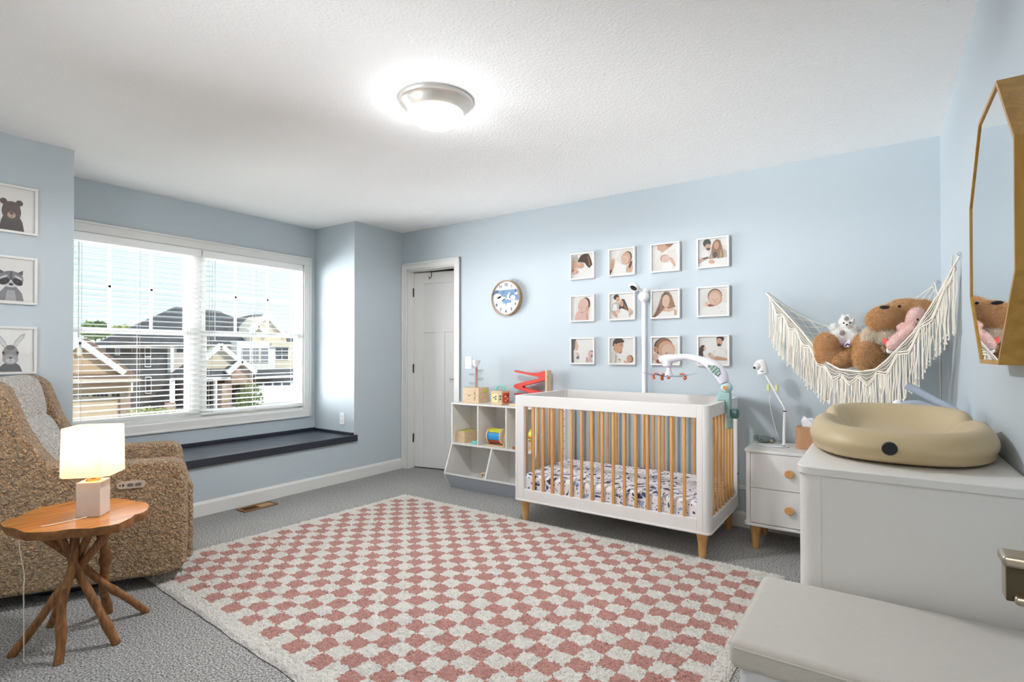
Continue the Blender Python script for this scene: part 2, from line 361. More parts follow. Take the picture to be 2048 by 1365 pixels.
# ---------------------------------------------------------------- outlets, vent
def plate(name, label, cat, c, ax, w, h, sockets=True):
    t = thing(name, label, cat, c)
    bm = BM()
    if ax == 'y': box(bm, c[0]-w/2, c[0]+w/2, c[1]-0.006, c[1], c[2]-h/2, c[2]+h/2)
    obj('face_plate', bm, WHITE2, t, bevel=0.004)
    for s in (-1, 1):
        bm = BM(); z = c[2]+s*0.022
        prism(bm, [(c[0]+x, c[1]-0.0085, z+y) for x, y in rrect(0, 0, 0.034, 0.030, 0.012)], (0, 0.004, 0)); so = obj('socket', bm, WHITE2, t)
        bm = BM(); box(bm, c[0]-0.008, c[0]-0.006, c[1]-0.0092, c[1]-0.008, z-0.004, z+0.006); box(bm, c[0]+0.006, c[0]+0.008, c[1]-0.0092, c[1]-0.008, z-0.004, z+0.006); obj('slot', bm, BLACK, so)
plate('wall_outlet', 'white outlet plate on the recess side above the dark ledge', 'outlet', (-4.253, Y2, 0.562), 'y', 0.07, 0.115)
plate('wall_outlet', 'white outlet plate behind the spiral toy, right of the closet door', 'outlet', (-3.196, YB, 1.10), 'y', 0.08, 0.118)
VC = V((-3.952, 2.277, 0))
t = thing('floor_vent', 'brown metal floor vent in the carpet by the window wall', 'vent', VC, 0.0)
BRN = mat('brown vent metal', (150,112,72), 0.45, metal=0.3)
bm = BM()
for b in ((-0.06, 0.06, -0.135, -0.12), (-0.06, 0.06, 0.12, 0.135), (-0.06, -0.045, -0.12, 0.12), (0.045, 0.06, -0.12, 0.12), (-0.045, 0.045, -0.006, 0.006)): box(bm, VC.x+b[0], VC.x+b[1], VC.y+b[2], VC.y+b[3], 0, 0.012)
obj('frame', bm, BRN, t, bevel=0.002)
bm = BM()
for k in range(9): y = VC.y-0.114+k*0.013; box(bm, VC.x-0.045, VC.x+0.045, y, y+0.0018, 0.002, 0.009)
obj('louvres', bm, BRN, t, smooth=False)
quick('damper', (VC.x-0.045, VC.x+0.045, VC.y+.006, VC.y+.12, .002, .006), mat('tan vent metal', (186,150,108), .45, metal=.2), t)
quick('duct', (VC.x-0.05, VC.x+0.05, VC.y-0.125, VC.y+0.125, 0.0005, 0.0015), BLACK, t)

# ================================================================ RUG
def rug():
    NL, NR, FR, FL = V((-3.30,1.30,0)), V((-0.56,1.165,0)), V((-0.49,3.06,0)), V((-3.19,3.085,0))
    def P(a, b): u, v = a/31, b/23; return (NL*(1-u)+NR*u)*(1-v)+(FL*(1-u)+FR*u)*v
    k = 11; nu, nv = int(32.7*k), int(24.9*k); verts = []; uvs = []
    for j in range(nv+1):
        for i in range(nu+1):
            a = -0.85+32.7*i/nu; b = -0.95+24.9*j/nv
            edge = min(i, nu-i, j, nv-j)
            p = P(a, b); h = 0.004 if edge == 0 else (0.012 if edge == 1 else 0.017)
            if edge: p += V((random.uniform(-.003,.003), random.uniform(-.003,.003), 0))
            else:
                w = 0.002*sin(a*0.9+b*0.7)+0.002*sin(a*2.3-b*1.9); d = (P(15,11)-p).normalized(); p += d*w
            p.z = h + (random.uniform(-.006,.006) if edge else 0)
            verts.append(p); uvs.append((a, b))
    faces = [(j*(nu+1)+i, j*(nu+1)+i+1, (j+1)*(nu+1)+i+1, (j+1)*(nu+1)+i) for j in range(nv) for i in range(nu)]
    me = bpy.data.meshes.new('area_rug'); me.from_pydata(verts, [], faces)
    uv = me.uv_layers.new(name='cells')
    for p in me.polygons:
        p.use_smooth = True
        for li in p.loop_indices: uv.data[li].uv = uvs[me.loops[li].vertex_index]
    o = bpy.data.objects.new('area_rug', me); C.objects.link(o)
    m = mat('checker shag', (226,221,213), 0.95, bump=(120,1.0,0.022), sheen=0.2, spec=0.05); nt = m.node_tree; N = nt.nodes; L = nt.links; b = N['Principled BSDF']
    u = N.new('ShaderNodeUVMap'); u.uv_map = 'cells'
    tc = [n for n in N if n.type == 'TEX_COORD'][0]
    def noi(s):
        n = N.new('ShaderNodeTexNoise'); n.inputs['Scale'].default_value = s; n.inputs['Detail'].default_value = 3; L.new(tc.outputs['Object'], n.inputs['Vector']); return n
    nz = noi(40); sub = N.new('ShaderNodeVectorMath'); sub.operation = 'SUBTRACT'; sub.inputs[1].default_value = (.5,.5,.5); L.new(nz.outputs['Color'], sub.inputs[0])
    sc = N.new('ShaderNodeVectorMath'); sc.operation = 'SCALE'; sc.inputs['Scale'].default_value = 0.34; L.new(sub.outputs[0], sc.inputs[0])
    ad = N.new('ShaderNodeVectorMath'); L.new(u.outputs['UV'], ad.inputs[0]); L.new(sc.outputs[0], ad.inputs[1])
    sx = N.new('ShaderNodeSeparateXYZ'); L.new(ad.outputs[0], sx.inputs[0])
    def mth(op, a, bb=None):
        n = N.new('ShaderNodeMath'); n.operation = op
        for i, x in enumerate((a, bb)):
            if x is None: continue
            if isinstance(x, (int, float)): n.inputs[i].default_value = x
            else: L.new(x, n.inputs[i])
        return n.outputs[0]
    fi, fj = mth('FLOOR', sx.outputs[0]), mth('FLOOR', sx.outputs[1])
    odd = mth('FLOORED_MODULO', mth('ADD', fi, fj), 2.0)
    ins = mth('MULTIPLY', mth('MULTIPLY', mth('GREATER_THAN', fi, -0.5), mth('LESS_THAN', fi, 30.5)), mth('MULTIPLY', mth('GREATER_THAN', fj, -0.5), mth('LESS_THAN', fj, 22.5)))
    fac = mth('MULTIPLY', odd, ins)
    n2 = noi(180)
    def ramp(c1, c2):
        r = N.new('ShaderNodeValToRGB'); r.color_ramp.elements[0].position = .3; r.color_ramp.elements[1].position = .7; r.color_ramp.elements[0].color = lin(c1); r.color_ramp.elements[1].color = lin(c2); L.new(n2.outputs['Fac'], r.inputs['Fac']); return r.outputs['Color']
    mx = N.new('ShaderNodeMix'); mx.data_type = 'RGBA'; L.new(fac, mx.inputs['Factor']); L.new(ramp((238,230,216), (252,248,240)), mx.inputs['A']); L.new(ramp((186,124,112), (224,170,156)), mx.inputs['B'])
    L.new(mx.outputs['Result'], b.inputs['Base Color'])
    me.materials.append(m)
    return tag(o, 'pink and white checkered shag area rug in the middle of the carpet', 'rug')
rug()

# ================================================================ CRIB
CX0, CX1, CY0, CY1, CZ0, CZ1 = -2.124, -0.79, 3.11, 3.865, 0.158, 0.893
crib = thing('crib', 'white crib with natural wood slats and tapered wooden feet', 'crib', ((CX0+CX1)/2, (CY0+CY1)/2, 0))
def slat_mesh(h):
    bm = BM(); prism(bm, [(x, y, -h/2) for x, y in rrect(0, 0, 0.020, 0.014, 0.005, 3)], (0, 0, h)); return bm
sl0 = obj('slat', slat_mesh(0.60), BEECH, crib, local=True)
first = [True]
def slat(x, y, z=0.53, rz=0):
    o = sl0 if first[0] else sl0.copy()
    if not first[0]: C.objects.link(o)
    first[0] = False; o.location = V((x, y, z))-crib.location; o.rotation_euler = (0, 0, rz)
RB, RT = 0.242, 0.818
def long_panel(name, y0, y1):
    bm = BM()
    box(bm, CX0+0.026, CX0+0.078, y0, y1, CZ0+0.012, CZ1); box(bm, CX1-0.074, CX1-0.042, y0, y1, CZ0+0.012, CZ1)
    box(bm, CX0+0.078, CX1-0.074, y0, y1, RT, CZ1); box(bm, CX0+0.078, CX1-0.074, y0, y1, CZ0+0.012, RB)
    obj(name, bm, WHITE, crib, bevel=0.002)
    a, b = CX0+0.078, CX1-0.074; n = 15
    for k in range(1, n+1): slat(a+(b-a)*k/(n+1), (y0+y1)/2)
long_panel('front_panel', CY0, CY0+0.028); long_panel('back_panel', CY1-0.028, CY1)
def end_panel(x0, x1, sgn):
    bm = BM(); r = 0.034 if sgn > 0 else 0.018
    def post(yc, s):      # outer corner rounded
        w = 0.042 if sgn > 0 else 0.026; d = 0.06
        xo = x1 if sgn > 0 else x0; xi = xo - sgn*w; yo = yc; yi = yc + s*d
        pts = [(xi, yo)] + [(xo - sgn*r + sgn*r*sin(a), yo + s*(r - r*cos(a))) for a in [radians(t) for t in (0, 18, 36, 54, 72, 90)]] + [(xo, yi), (xi, yi)]
        prism(bm, [(x, y, CZ0+0.012) for x, y in pts], (0, 0, CZ1-CZ0-0.012))
    post(CY0, 1); post(CY1, -1)
    xa, xb = (x1-0.03, x1) if sgn > 0 else (x0, x0+0.026)
    box(bm, xa, xb, CY0+0.06, CY1-0.06, RT, CZ1); box(bm, xa, xb, CY0+0.06, CY1-0.06, CZ0+0.012, RB)
    obj('end_panel', bm, WHITE, crib, bevel=0.003)
    for k in range(1, 8): slat((xa+xb)/2, CY0+0.06+(CY1-CY0-0.12)*k/8, rz=pi/2)
end_panel(CX1, CX1, 1); end_panel(CX0, CX0, -1)
bm = BM(); prism(bm, [(x, y, CZ0) for x, y in rrect((CX0+CX1)/2, (CY0+CY1)/2, CX1-CX0+0.008, CY1-CY0+0.008, 0.03)], (0, 0, 0.013)); obj('base_board', bm, WHITE, crib, bevel=0.003)
def foot(p, h, par, top=0.038, bot=0.021):
    bm = BM(); lathe(bm, [(bot*0.9, 0), (bot, 0.004), (bot*1.06, h*0.4), (bot*1.22, h*0.65), (bot*1.5, h*0.85), (top, h-0.001)], p, 28); return obj('leg', bm, BEECH, par)
for x in (CX0+0.055, CX1-0.06):
    for y in (CY0+0.06, CY1-0.05): foot((x, y, 0), CZ0, crib)
def bolt(p, q, r): bm = BM(); cyl(bm, p, q, r, seg=10); obj('bolt', bm, DARK, crib)
for k in range(7): bolt((CX0+0.0262, CY1-0.085, 0.36+k*0.06), (CX0+0.028, CY1-0.085, 0.36+k*0.06), 0.004)
bolt((CX0+0.0262, CY0+0.045, 0.80), (CX0+0.028, CY0+0.045, 0.80), 0.006); bolt((CX1-0.001, CY1-0.045, 0.38), (CX1+0.003, CY1-0.045, 0.38), 0.007)

def sheet_mat():
    m = mat('whale print sheet', (226,219,222), 0.85, bump=(60,0.25,0.004)); nt = m.node_tree; N = nt.nodes; L = nt.links; b = N['Principled BSDF']
    tc = [n for n in N if n.type == 'TEX_COORD'][0]
    def layer(prev, scale, lo, hi, col, st, dist, seed):
        mp = N.new('ShaderNodeMapping'); mp.inputs['Scale'].default_value = st; mp.inputs['Location'].default_value = (seed, seed*1.7, seed*0.3); mp.inputs['Rotation'].default_value = (0, 0, seed)
        nz = N.new('ShaderNodeTexNoise'); nz.inputs['Scale'].default_value = 9; vm = N.new('ShaderNodeVectorMath'); vm.operation = 'SCALE'; vm.inputs['Scale'].default_value = dist
        ad = N.new('ShaderNodeVectorMath'); L.new(tc.outputs['Object'], nz.inputs['Vector']); L.new(nz.outputs['Color'], vm.inputs[0]); L.new(tc.outputs['Object'], ad.inputs[0]); L.new(vm.outputs[0], ad.inputs[1]); L.new(ad.outputs[0], mp.inputs['Vector'])
        v = N.new('ShaderNodeTexVoronoi'); v.inputs['Scale'].default_value = scale; v.inputs['Randomness'].default_value = 1; L.new(mp.outputs[0], v.inputs['Vector'])
        r = N.new('ShaderNodeValToRGB'); r.color_ramp.elements[0].position = lo; r.color_ramp.elements[1].position = hi; r.color_ramp.elements[0].color = (1,1,1,1); r.color_ramp.elements[1].color = (0,0,0,1); L.new(v.outputs['Distance'], r.inputs['Fac'])
        mx = N.new('ShaderNodeMix'); mx.data_type = 'RGBA'; L.new(r.outputs['Color'], mx.inputs['Factor']); L.new(prev, mx.inputs['A']); mx.inputs['B'].default_value = lin(col); return mx.outputs['Result']
    rg = N.new('ShaderNodeRGB'); rg.outputs[0].default_value = lin((228,222,224)); o = rg.outputs[0]
    o = layer(o, 13, .26, .29, (150,162,190), (1,2.6,1.6), .12, 1.3)
    o = layer(o, 11, .24, .27, (62,66,96), (2.4,1,1.4), .16, 4.1)
    o = layer(o, 20, .22, .25, (96,100,128), (2.2,1.0,2.2), .10, 7.7)
    o = layer(o, 7, .2, .22, (78,58,84), (1.2,1.2,1.2), .14, 2.9)
    L.new(o, b.inputs['Base Color']); return m
t = thing('crib_mattress', 'crib mattress in a white sheet printed with navy and grey sea motifs', 'mattress', ((CX0+CX1)/2, (CY0+CY1)/2, 0.19))
bm = BM(); box(bm, CX0+0.034, CX1-0.036, CY0+0.032, CY1-0.032, 0.19, 0.338); obj('mattress', bm, sheet_mat(), t, bevel=0.03, bseg=6)
bm = BM(); box(bm, CX0+0.03, CX1-0.032, CY0+0.03, CY1-0.03, 0.1715, 0.189); obj('support_board', bm, OFFW, crib)

# ---------------------------------------------------------------- crib mobile clamped on the right end
MINT = mat('mint plastic', (150,182,178), 0.4); TEAL = mat('dark teal plastic', (82,118,116), 0.4); LILAC = mat('white lilac plastic', (232,228,238), 0.3); ORANGE = mat('orange plastic', (226,130,60), 0.45); CORAL = mat('coral plush', (214,118,86), 0.8)
my = 3.495; mob = thing('crib_mobile', 'white musical mobile arm on a mint clamp fixed to the crib end rail', 'crib mobile', (-0.79, my, 0.893))
bm = BM(); arm = spline([(-0.800, my, 1.005), (-0.822, my, 1.058), (-0.868, my, 1.108), (-0.94, my, 1.145), (-1.03, my, 1.165), (-1.10, my, 1.158), (-1.15, my, 1.150), (-1.188, my, 1.148)], 6)
rr = []
key = [(0, .030), (.12, .040), (.25, .041), (.42, .024), (.58, .019), (.72, .025), (.86, .033), (1, .028)]
for i in range(len(arm)):
    s = i/(len(arm)-1)
    for (a, ra), (b, rb) in zip(key, key[1:]):
        if a <= s <= b: rr.append(ra+(rb-ra)*(s-a)/(b-a)); break
tube(bm, arm, rr, 16); ball(bm, (-1.188, my, 1.148), 0.028); lathe(bm, [(.030, 0.02), (.034, 0), (.030, -.03), (.018, -.04)], (-1.158, my, 1.135), 20)
armo = obj('arm', bm, LILAC, mob)
bm = BM(); dirv = (V((-0.868, 0, 1.108))-V((-0.815, 0, 1.05))).normalized(); perp = V((dirv.z, 0, -dirv.x)); cc = V((-0.848, my-0.036, 1.082))
pp = [cc+dirv*a+perp*b for a, b in ((-.045,-.012), (-.04,.014), (-.01,.03), (.02,.022), (.052,-.006), (.048,-.016), (0,-.022))]
prism(bm, pp, (0, -0.006, 0)); panel = obj('control_panel', bm, mat('green grey panel', (112,136,126), 0.5), armo, bevel=0.002)
for (a, b) in ((-.03,0), (-.03,.012), (-.012,-.012), (-.012,.004), (-.012,.018), (.008,-.012), (.008,.002), (.008,.014), (.026,-.01), (.026,.004)):
    bm = BM(); c = cc+dirv*a+perp*b; ball(bm, c+V((0, -.0065, 0)), (.006, .003, .005), seg=10); obj('button', bm, mat('pale button', (196,216,200), 0.5), panel)
bm = BM(); ball(bm, (-0.786, my, 0.975), (.036, .034, .036), seg=20); j = obj('joint', bm, mat('pale mint plastic', (182,206,206), 0.4), mob)
bm = BM(); cyl(bm, (-0.788, my-0.03, 0.976), (-0.788, my-0.037, 0.976), 0.012); obj('button', bm, ORANGE, j)
bm = BM(); box(bm, -0.789, -0.755, my-0.024, my+0.024, 0.72, 0.80); box(bm, -0.789, -0.76, my-0.028, my+0.028, 0.79, 0.90); box(bm, -0.83, -0.76, my-0.028, my+0.028, 0.894, 0.945); box(bm, -0.845, -0.821, my-0.02, my+0.02, 0.80, 0.93)
obj('clamp', bm, MINT, mob, bevel=0.008)
bm = BM(); cyl(bm, (-0.758, my, 0.815), (-0.722, my, 0.815), 0.030, 0.032, 16); cyl(bm, (-0.722, my, 0.815), (-0.715, my, 0.815), 0.024, 0.022, 16); obj('knob', bm, TEAL, mob, bevel=0.003)
hub = V((-1.150, my, 1.045))
bm = BM(); lathe(bm, [(.013, .06), (.014, .03), (.024, .008), (.026, -.004), (.018, -.012)], hub, 20); obj('stem', bm, LILAC, mob)
ringp = [hub+V((.085*cos(a), .085*sin(a), -.006)) for a in [k*pi/12 for k in range(24)]]
bm = BM(); tube(bm, ringp+[ringp[0]], 0.0035, 8, cap=False)
for k in range(4): tube(bm, [hub, hub+V((.085*cos(k*pi/2), .085*sin(k*pi/2), -.006))], 0.004, 8)
obj('hanger_ring', bm, mat('grey plastic', (176,182,190), 0.4), mob)
for k, a in enumerate((0.15, 1.9, 3.2, 4.6)):
    bm = BM(); d = V((cos(a), sin(a), 0)); s = d.cross(V((0,0,1))); p = hub+d*0.075
    mid = [p, p+d*.03+V((0,0,-.004)), p+d*.07+V((0,0,.004)), p+d*.105+V((0,0,.014))]; w = (.004, .016, .014, .001)
    L_ = [q+s*x for q, x in zip(mid, w)] + [q-s*x for q, x in zip(mid[::-1], w[::-1])]
    prism(bm, L_, (0, 0, .002)); obj('leaf', bm, mat('blue grey leaf', (140,158,172), 0.6), mob)
    bm = BM(); q = hub+d*0.07; tube(bm, spline([q+V((0,0,.006)), q+d*.022+V((0,0,.008)), q+d*.034+V((0,0,-.012)), q+d*.026+V((0,0,-.028))], 4), [.006]*4+[.008]*4+[.011]*4+[.009], 10); obj('bird', bm, CORAL, mob)

# ================================================================ TOY SHELF
SX0, SX1 = -3.157, -2.262
shelf = thing('toy_shelf', 'white cubby shelf with three top cubbies and two slanted grey bins', 'shelf', ((SX0+SX1)/2, 3.75, 0))
prof = [(3.622, 0.735), (3.622, 0.385), (3.522, 0.135), (3.600, 0.0), (3.895, 0.0), (3.895, 0.735)]
tt = 0.013
for x in (SX0, SX1-tt):
    bm = BM(); prism(bm, [(x, y, z) for y, z in prof], (tt, 0, 0)); obj('side_panel', bm, WHITE, shelf, bevel=0.001)
quick('top_board', (SX0, SX1, 3.618, 3.895, 0.735, 0.749), WHITE, shelf, bevel=0.001)
quick('shelf_board', (SX0+tt, SX1-tt, 3.622, 3.885, 0.378, 0.392), WHITE, shelf)
quick('back_board', (SX0+tt, SX1-tt, 3.886, 3.894, 0.0, 0.735), OFFW, shelf)
for k in (1, 2):
    x = SX0+(SX1-SX0)*k/3; quick('divider', (x-tt/2, x+tt/2, 3.624, 3.886, 0.392, 0.735), WHITE, shelf)
x = (SX0+SX1)/2
bm = BM(); prism(bm, [(x-tt/2, y, z) for y, z in ((3.624, 0.378), (3.532, 0.140), (3.60, 0.02), (3.886, 0.02), (3.886, 0.378))], (tt, 0, 0)); obj('divider', bm, WHITE, shelf)
GREYB = mat('grey board', (178,181,190), 0.5)
bm = BM(); n = V((0, -0.78, -0.62))
prism(bm, [(SX0+tt, 3.522, 0.133), (SX0+tt, 3.600, 0.001), (SX0+tt, 3.612, 0.006), (SX0+tt, 3.534, 0.138)], (SX1-SX0-2*tt, 0, 0)); obj('bin_front', bm, GREYB, shelf)
bm = BM(); prism(bm, [(SX0+tt, 3.5205, 0.131), (SX0+tt, 3.5205, 0.143), (SX0+tt, 3.536, 0.143), (SX0+tt, 3.536, 0.131)], (SX1-SX0-2*tt, 0, 0)); obj('bin_lip', bm, WHITE, shelf)
quick('bin_floor', (SX0+tt, SX1-tt, 3.605, 3.886, 0.012, 0.022), OFFW, shelf)

# toys on and in the shelf
ZT, ZS = 0.749, 0.392
TURQ = mat('turquoise plastic', (110,206,196), 0.4); YEL = mat('yellow green paint', (206,206,70), 0.5); REDP = mat('red paint', (214,66,52), 0.45); BLUEP = mat('bright blue paint', (40,150,214), 0.4); REDO = mat('rust paint', (190,80,40), 0.5); CREAM = mat('cream paint', (240,228,190), 0.5)
t = thing('wooden_box', 'pale wooden toy box with a small door, under the clear spiral tower', 'toy', (-2.97, 3.74, ZT))
bm = BM(); box(bm, -3.062, -2.882, 3.668, 3.815, ZT, 0.885); obj('body', bm, BIRCH, t, bevel=0.002)
bm = BM(); prism(bm, [(x, 3.664, z) for x, z in rrect(-2.975, 0.817, 0.105, 0.085, 0.01)], (0, 0.004, 0)); dd = obj('door', bm, BIRCH, t, bevel=0.001)
bm = BM(); box(bm, -2.995, -2.975, 3.660, 3.665, 0.813, 0.818); box(bm, -2.931, -2.928, 3.661, 3.664, 0.79, 0.80); box(bm, -2.931, -2.928, 3.661, 3.664, 0.832, 0.842); obj('hinge', bm, DARK, dd)
bm = BM(); prism(bm, [(-2.8815, y, z) for y, z in rrect(3.765, 0.852, 0.06, 0.028, 0.006)], (0.002, 0, 0)); obj('label', bm, YEL, t)
t = thing('spiral_tower', 'wooden post toy with clear plastic cups and a white funnel top', 'toy', (-2.967, 3.74, 0.885))
bm = BM(); cyl(bm, (-2.967, 3.74, 0.885), (-2.967, 3.74, 1.075), 0.012); obj('post', bm, wood('rose wood', (196,160,146), (180,142,128), 2), t)
bm = BM(); lathe(bm, [(.012, 0), (.016, .01), (.034, .04), (.037, .062), (.033, .062), (.03, .04), (.004, .012)], (-2.967, 3.74, 1.065), 24); obj('funnel', bm, WHITE2, t)
CLEARP = glass('clear plastic', 0.10, (250,252,253))
for k, (z, a) in enumerate(((0.905, 3.5), (0.945, 0.5), (0.985, 3.5), (1.022, 0.5), (1.055, 3.5))):
    bm = BM(); c = V((-2.967+.035*cos(a), 3.74+.035*sin(a), z))
    lathe(bm, [(.003, 0), (.02, .002), (.032, .012), (.036, .024), (.034, .024), (.03, .013), (.018, .004), (.003, .002)], c, 20); obj('cup', bm, CLEARP, t)
t = thing('activity_cube', 'small wooden busy cube with turquoise carry handle on the shelf top', 'toy', (-2.69, 3.72, ZT))
bm = BM(); box(bm, -2.748, -2.632, 3.664, 3.78, ZT, 0.866); cb = obj('body', bm, BIRCH, t, bevel=0.003)
bm = BM(); prism(bm, [(x, 3.660, z) for x, z in rrect(-2.697, 0.806, 0.062, 0.072, 0.006)], (0, .004, 0)); pn = obj('panel', bm, mat('yellow panel', (244,222,160), 0.5), t)
for k in range(6):
    a = k*pi/3; bm = BM(); ball(bm, (-2.697+.012*cos(a), 3.659, 0.81+.012*sin(a)), (.007, .003, .007), seg=8); obj('petal', bm, BLACK if k % 2 else WHITE2, pn)
bm = BM(); prism(bm, [(-2.632, y, z) for y, z in rrect(3.722, 0.808, 0.085, 0.085, 0.012)], (0.007, 0, 0)); pr_ = obj('panel', bm, mat('red panel', (206,84,60), 0.5), t)
for (y, z, m) in ((3.705, .82, WHITE2), (3.735, .80, CREAM), (3.748, .83, BLACK), (3.71, .785, CREAM)):
    bm = BM(); ball(bm, (-2.624, y, z), (.004, .008, .007), seg=8); obj('bead', bm, m, pr_)
bm = BM(); tube(bm, spline([(-2.725, 3.722, .866), (-2.722, 3.722, .898), (-2.70, 3.722, .908), (-2.66, 3.722, .906), (-2.645, 3.722, .896), (-2.642, 3.722, .866)], 4), .006, 8); obj('handle', bm, TURQ, t)
bm = BM()
for (x, z) in ((-2.645, .80), (-2.645, .825)): ball(bm, (x, 3.66, z), (.006, .004, .008), seg=8)
obj('latch', bm, DARK, t)
t = thing('ball_ramp', 'red zigzag wooden racer ramp with an upright post, behind the crib corner', 'toy', (-2.45, 3.83, ZT))
yr = 3.815; out = [(-2.600,1.041),(-2.50,1.026),(-2.43,1.022),(-2.35,1.028),(-2.283,1.046),(-2.283,0.966),(-2.34,.952),(-2.43,.928),(-2.512,.908),(-2.52,.902),(-2.505,.895),(-2.42,.880),(-2.30,.862),(-2.30,.838),(-2.40,.842),(-2.49,.862),(-2.585,.884),(-2.606,.895),(-2.606,.912),(-2.59,.922),(-2.50,.945),(-2.40,.966),(-2.355,.976),(-2.348,.984),(-2.36,.990),(-2.45,1.004),(-2.56,1.02),(-2.602,1.027)]
bm = BM(); prism(bm, [(x, yr-.012, z) for x, z in out], (0, .05, 0)); obj('track', bm, REDP, t, bevel=0.002)
bm = BM(); prism(bm, [(x, yr-.012, z) for x, z in ((-2.600,.842),(-2.30,.842),(-2.30,.815),(-2.50,.790),(-2.30,.770),(-2.30,.75),(-2.56,.775),(-2.56,.795),(-2.42,.815),(-2.60,.83))], (0, .05, 0)); obj('lower_track', bm, REDP, t)
quick('post', (-2.283, -2.265, yr-.02, yr+.05, ZT, 1.048), BIRCH, t, bevel=.002); quick('base', (-2.56, -2.265, yr-.02, yr+.05, ZT, ZT+.012), BIRCH, t)
tag(quick('wooden_block', (-2.55, -2.47, 3.65, 3.70, ZT, ZT+.018), BIRCH, bevel=.003), 'flat pale wooden block lying on the shelf top by the crib', 'block')
t = thing('wooden_tray', 'long open wooden toy crate holding yellow pieces in the first cubby', 'toy', (-3.09, 3.76, ZS))
bm = BM()
for b in ((-3.138,-3.036,3.662,3.672,ZS,.492),(-3.138,-3.036,3.862,3.872,ZS,.492),(-3.138,-3.130,3.672,3.862,ZS,.492),(-3.044,-3.036,3.672,3.862,ZS,.492),(-3.13,-3.044,3.672,3.862,ZS,ZS+.008)): box(bm, *b)
obj('crate', bm, BIRCH, t, bevel=.001); quick('filling', (-3.126, -3.048, 3.69, 3.85, ZS+.008, .490), YEL, t, bevel=.01)
t = thing('teether', 'turquoise stacked toy lying beside the wooden crate in the first cubby', 'toy', (-2.93, 3.68, ZS))
bm = BM(); lathe(bm, [(.035, 0), (.038, .006), (.03, .012), (.026, .016), (.022, .024), (.004, .026)], (-2.935, 3.685, ZS), 20); obj('rings', bm, TURQ, t)
bm = BM(); box(bm, -3.01, -2.965, 3.665, 3.69, ZS, ZS+.006); tag(obj('wooden_stick', bm, BIRCH), 'flat little wooden stick in front of the crate in the first cubby', 'toy')
DXc, DYc, DZc = -2.715, 3.715, 0.478
t = thing('rainbow_drum', 'wooden spinning drum toy with blue and rust panels in the middle cubby', 'toy', (DXc, DYc, ZS))
quick('base', (-2.812, -2.612, 3.655, 3.775, ZS, ZS+.012), BIRCH, t, bevel=.003)
for x in (-2.802, -2.632):
    bm = BM(); prism(bm, [(x, y, z) for y, z in ((3.68, ZS+.012), (3.75, ZS+.012), (3.735, .50), (3.715, .512), (3.695, .50))], (.014, 0, 0)); obj('upright', bm, BIRCH, t, bevel=.002)
for x in (-2.788, -2.65):
    bm = BM(); prism(bm, [(x, DYc+.07*cos(a), DZc+.07*sin(a)) for a in [k*pi/12 for k in range(24)]], (.012, 0, 0)); obj('drum_end', bm, BIRCH, t)
for k, m in enumerate((BLUEP, REDO, ORANGE, YEL, mat('violet paint', (130,90,160), .5), YEL)):
    a0 = radians(150+k*60); a1 = a0+radians(56); pts = [(DYc+.064*cos(a), DZc+.064*sin(a)) for a in (a0, (a0+a1)/2, a1)]; pin = [(DYc+.060*cos(a), DZc+.060*sin(a)) for a in (a1, (a0+a1)/2, a0)]
    bm = BM(); prism(bm, [(-2.776, y, z) for y, z in pts+pin], (.126, 0, 0)); obj('drum_panel', bm, m, t)
t = thing('activity_ball', 'yellow and clear rattle ball on a wooden base in the cubby beside the crib', 'toy', (-2.335, 3.73, ZS))
bm = BM(); ball(bm, (-2.335, 3.73, .515), .066, seg=24); obj('ball', bm, mat('yellow green plastic', (216,210,60), .3), t)
bm = BM(); lathe(bm, [(.05, 0), (.055, .01), (.05, .05), (.06, .075), (.05, .07)], (-2.335, 3.73, ZS), 20); obj('cup', bm, mat('tan wood cup', (222,172,100), .5), t)
bm = BM(); tube(bm, [(-2.335+.067*cos(a), 3.73+.067*sin(a), .50) for a in [k*pi/10 for k in range(21)]], .006, 8, cap=False); obj('band', bm, REDO, t)
t = thing('wooden_rattle', 'small framed wooden toy lying at the divider of the left grey bin', 'toy', (-2.745, 3.66, 0.022))
bm = BM()
for b in ((-2.80,-2.79,3.59,3.63,.022,.17),(-2.735,-2.725,3.59,3.63,.022,.17),(-2.79,-2.735,3.59,3.63,.022,.05),(-2.79,-2.735,3.59,3.63,.16,.17)): box(bm, *b)
obj('frame', bm, BIRCH, t, bevel=.003); quick('window', (-2.79, -2.735, 3.605, 3.615, .05, .16), WHITE2, t)
t = thing('wooden_bead', 'tiny brown wooden bead on the floor of the cubby beside the crib', 'toy', (-2.50, 3.655, ZS))
bm = BM(); ball(bm, (-2.505, 3.655, ZS+.012), .012, seg=12); obj('bead', bm, wood('brown wood', (170,120,84), (150,100,70)), t)

# ================================================================ NIGHTSTAND AND WHAT STANDS ON IT
def cabinet(t, x0, x1, y0, y1, z0, z1, r, over=0.006, slab=0.02):
    bm = BM(); prism(bm, [(x, y, z1-slab) for x, y in rrect((x0+x1)/2, (y0+y1)/2, x1-x0, y1-y0, r)], (0, 0, slab)); obj('top', bm, WHITE, t, bevel=.003)
    bm = BM(); prism(bm, [(x, y, z0) for x, y in rrect((x0+x1)/2, (y0+y1)/2, x1-x0, y1-y0, r)], (0, 0, slab)); obj('base_board', bm, WHITE, t, bevel=.003)
NX0, NX1, NY0, NY1, NZ0, NZ1 = -0.688, -0.186, 3.49, 3.884, 0.143, 0.604
ns = thing('nightstand', 'white two drawer nightstand with round wooden knobs between crib and dresser', 'nightstand', ((NX0+NX1)/2, (NY0+NY1)/2, 0))
cabinet(ns, NX0, NX1, NY0, NY1, NZ0, NZ1, 0.03, slab=.017)
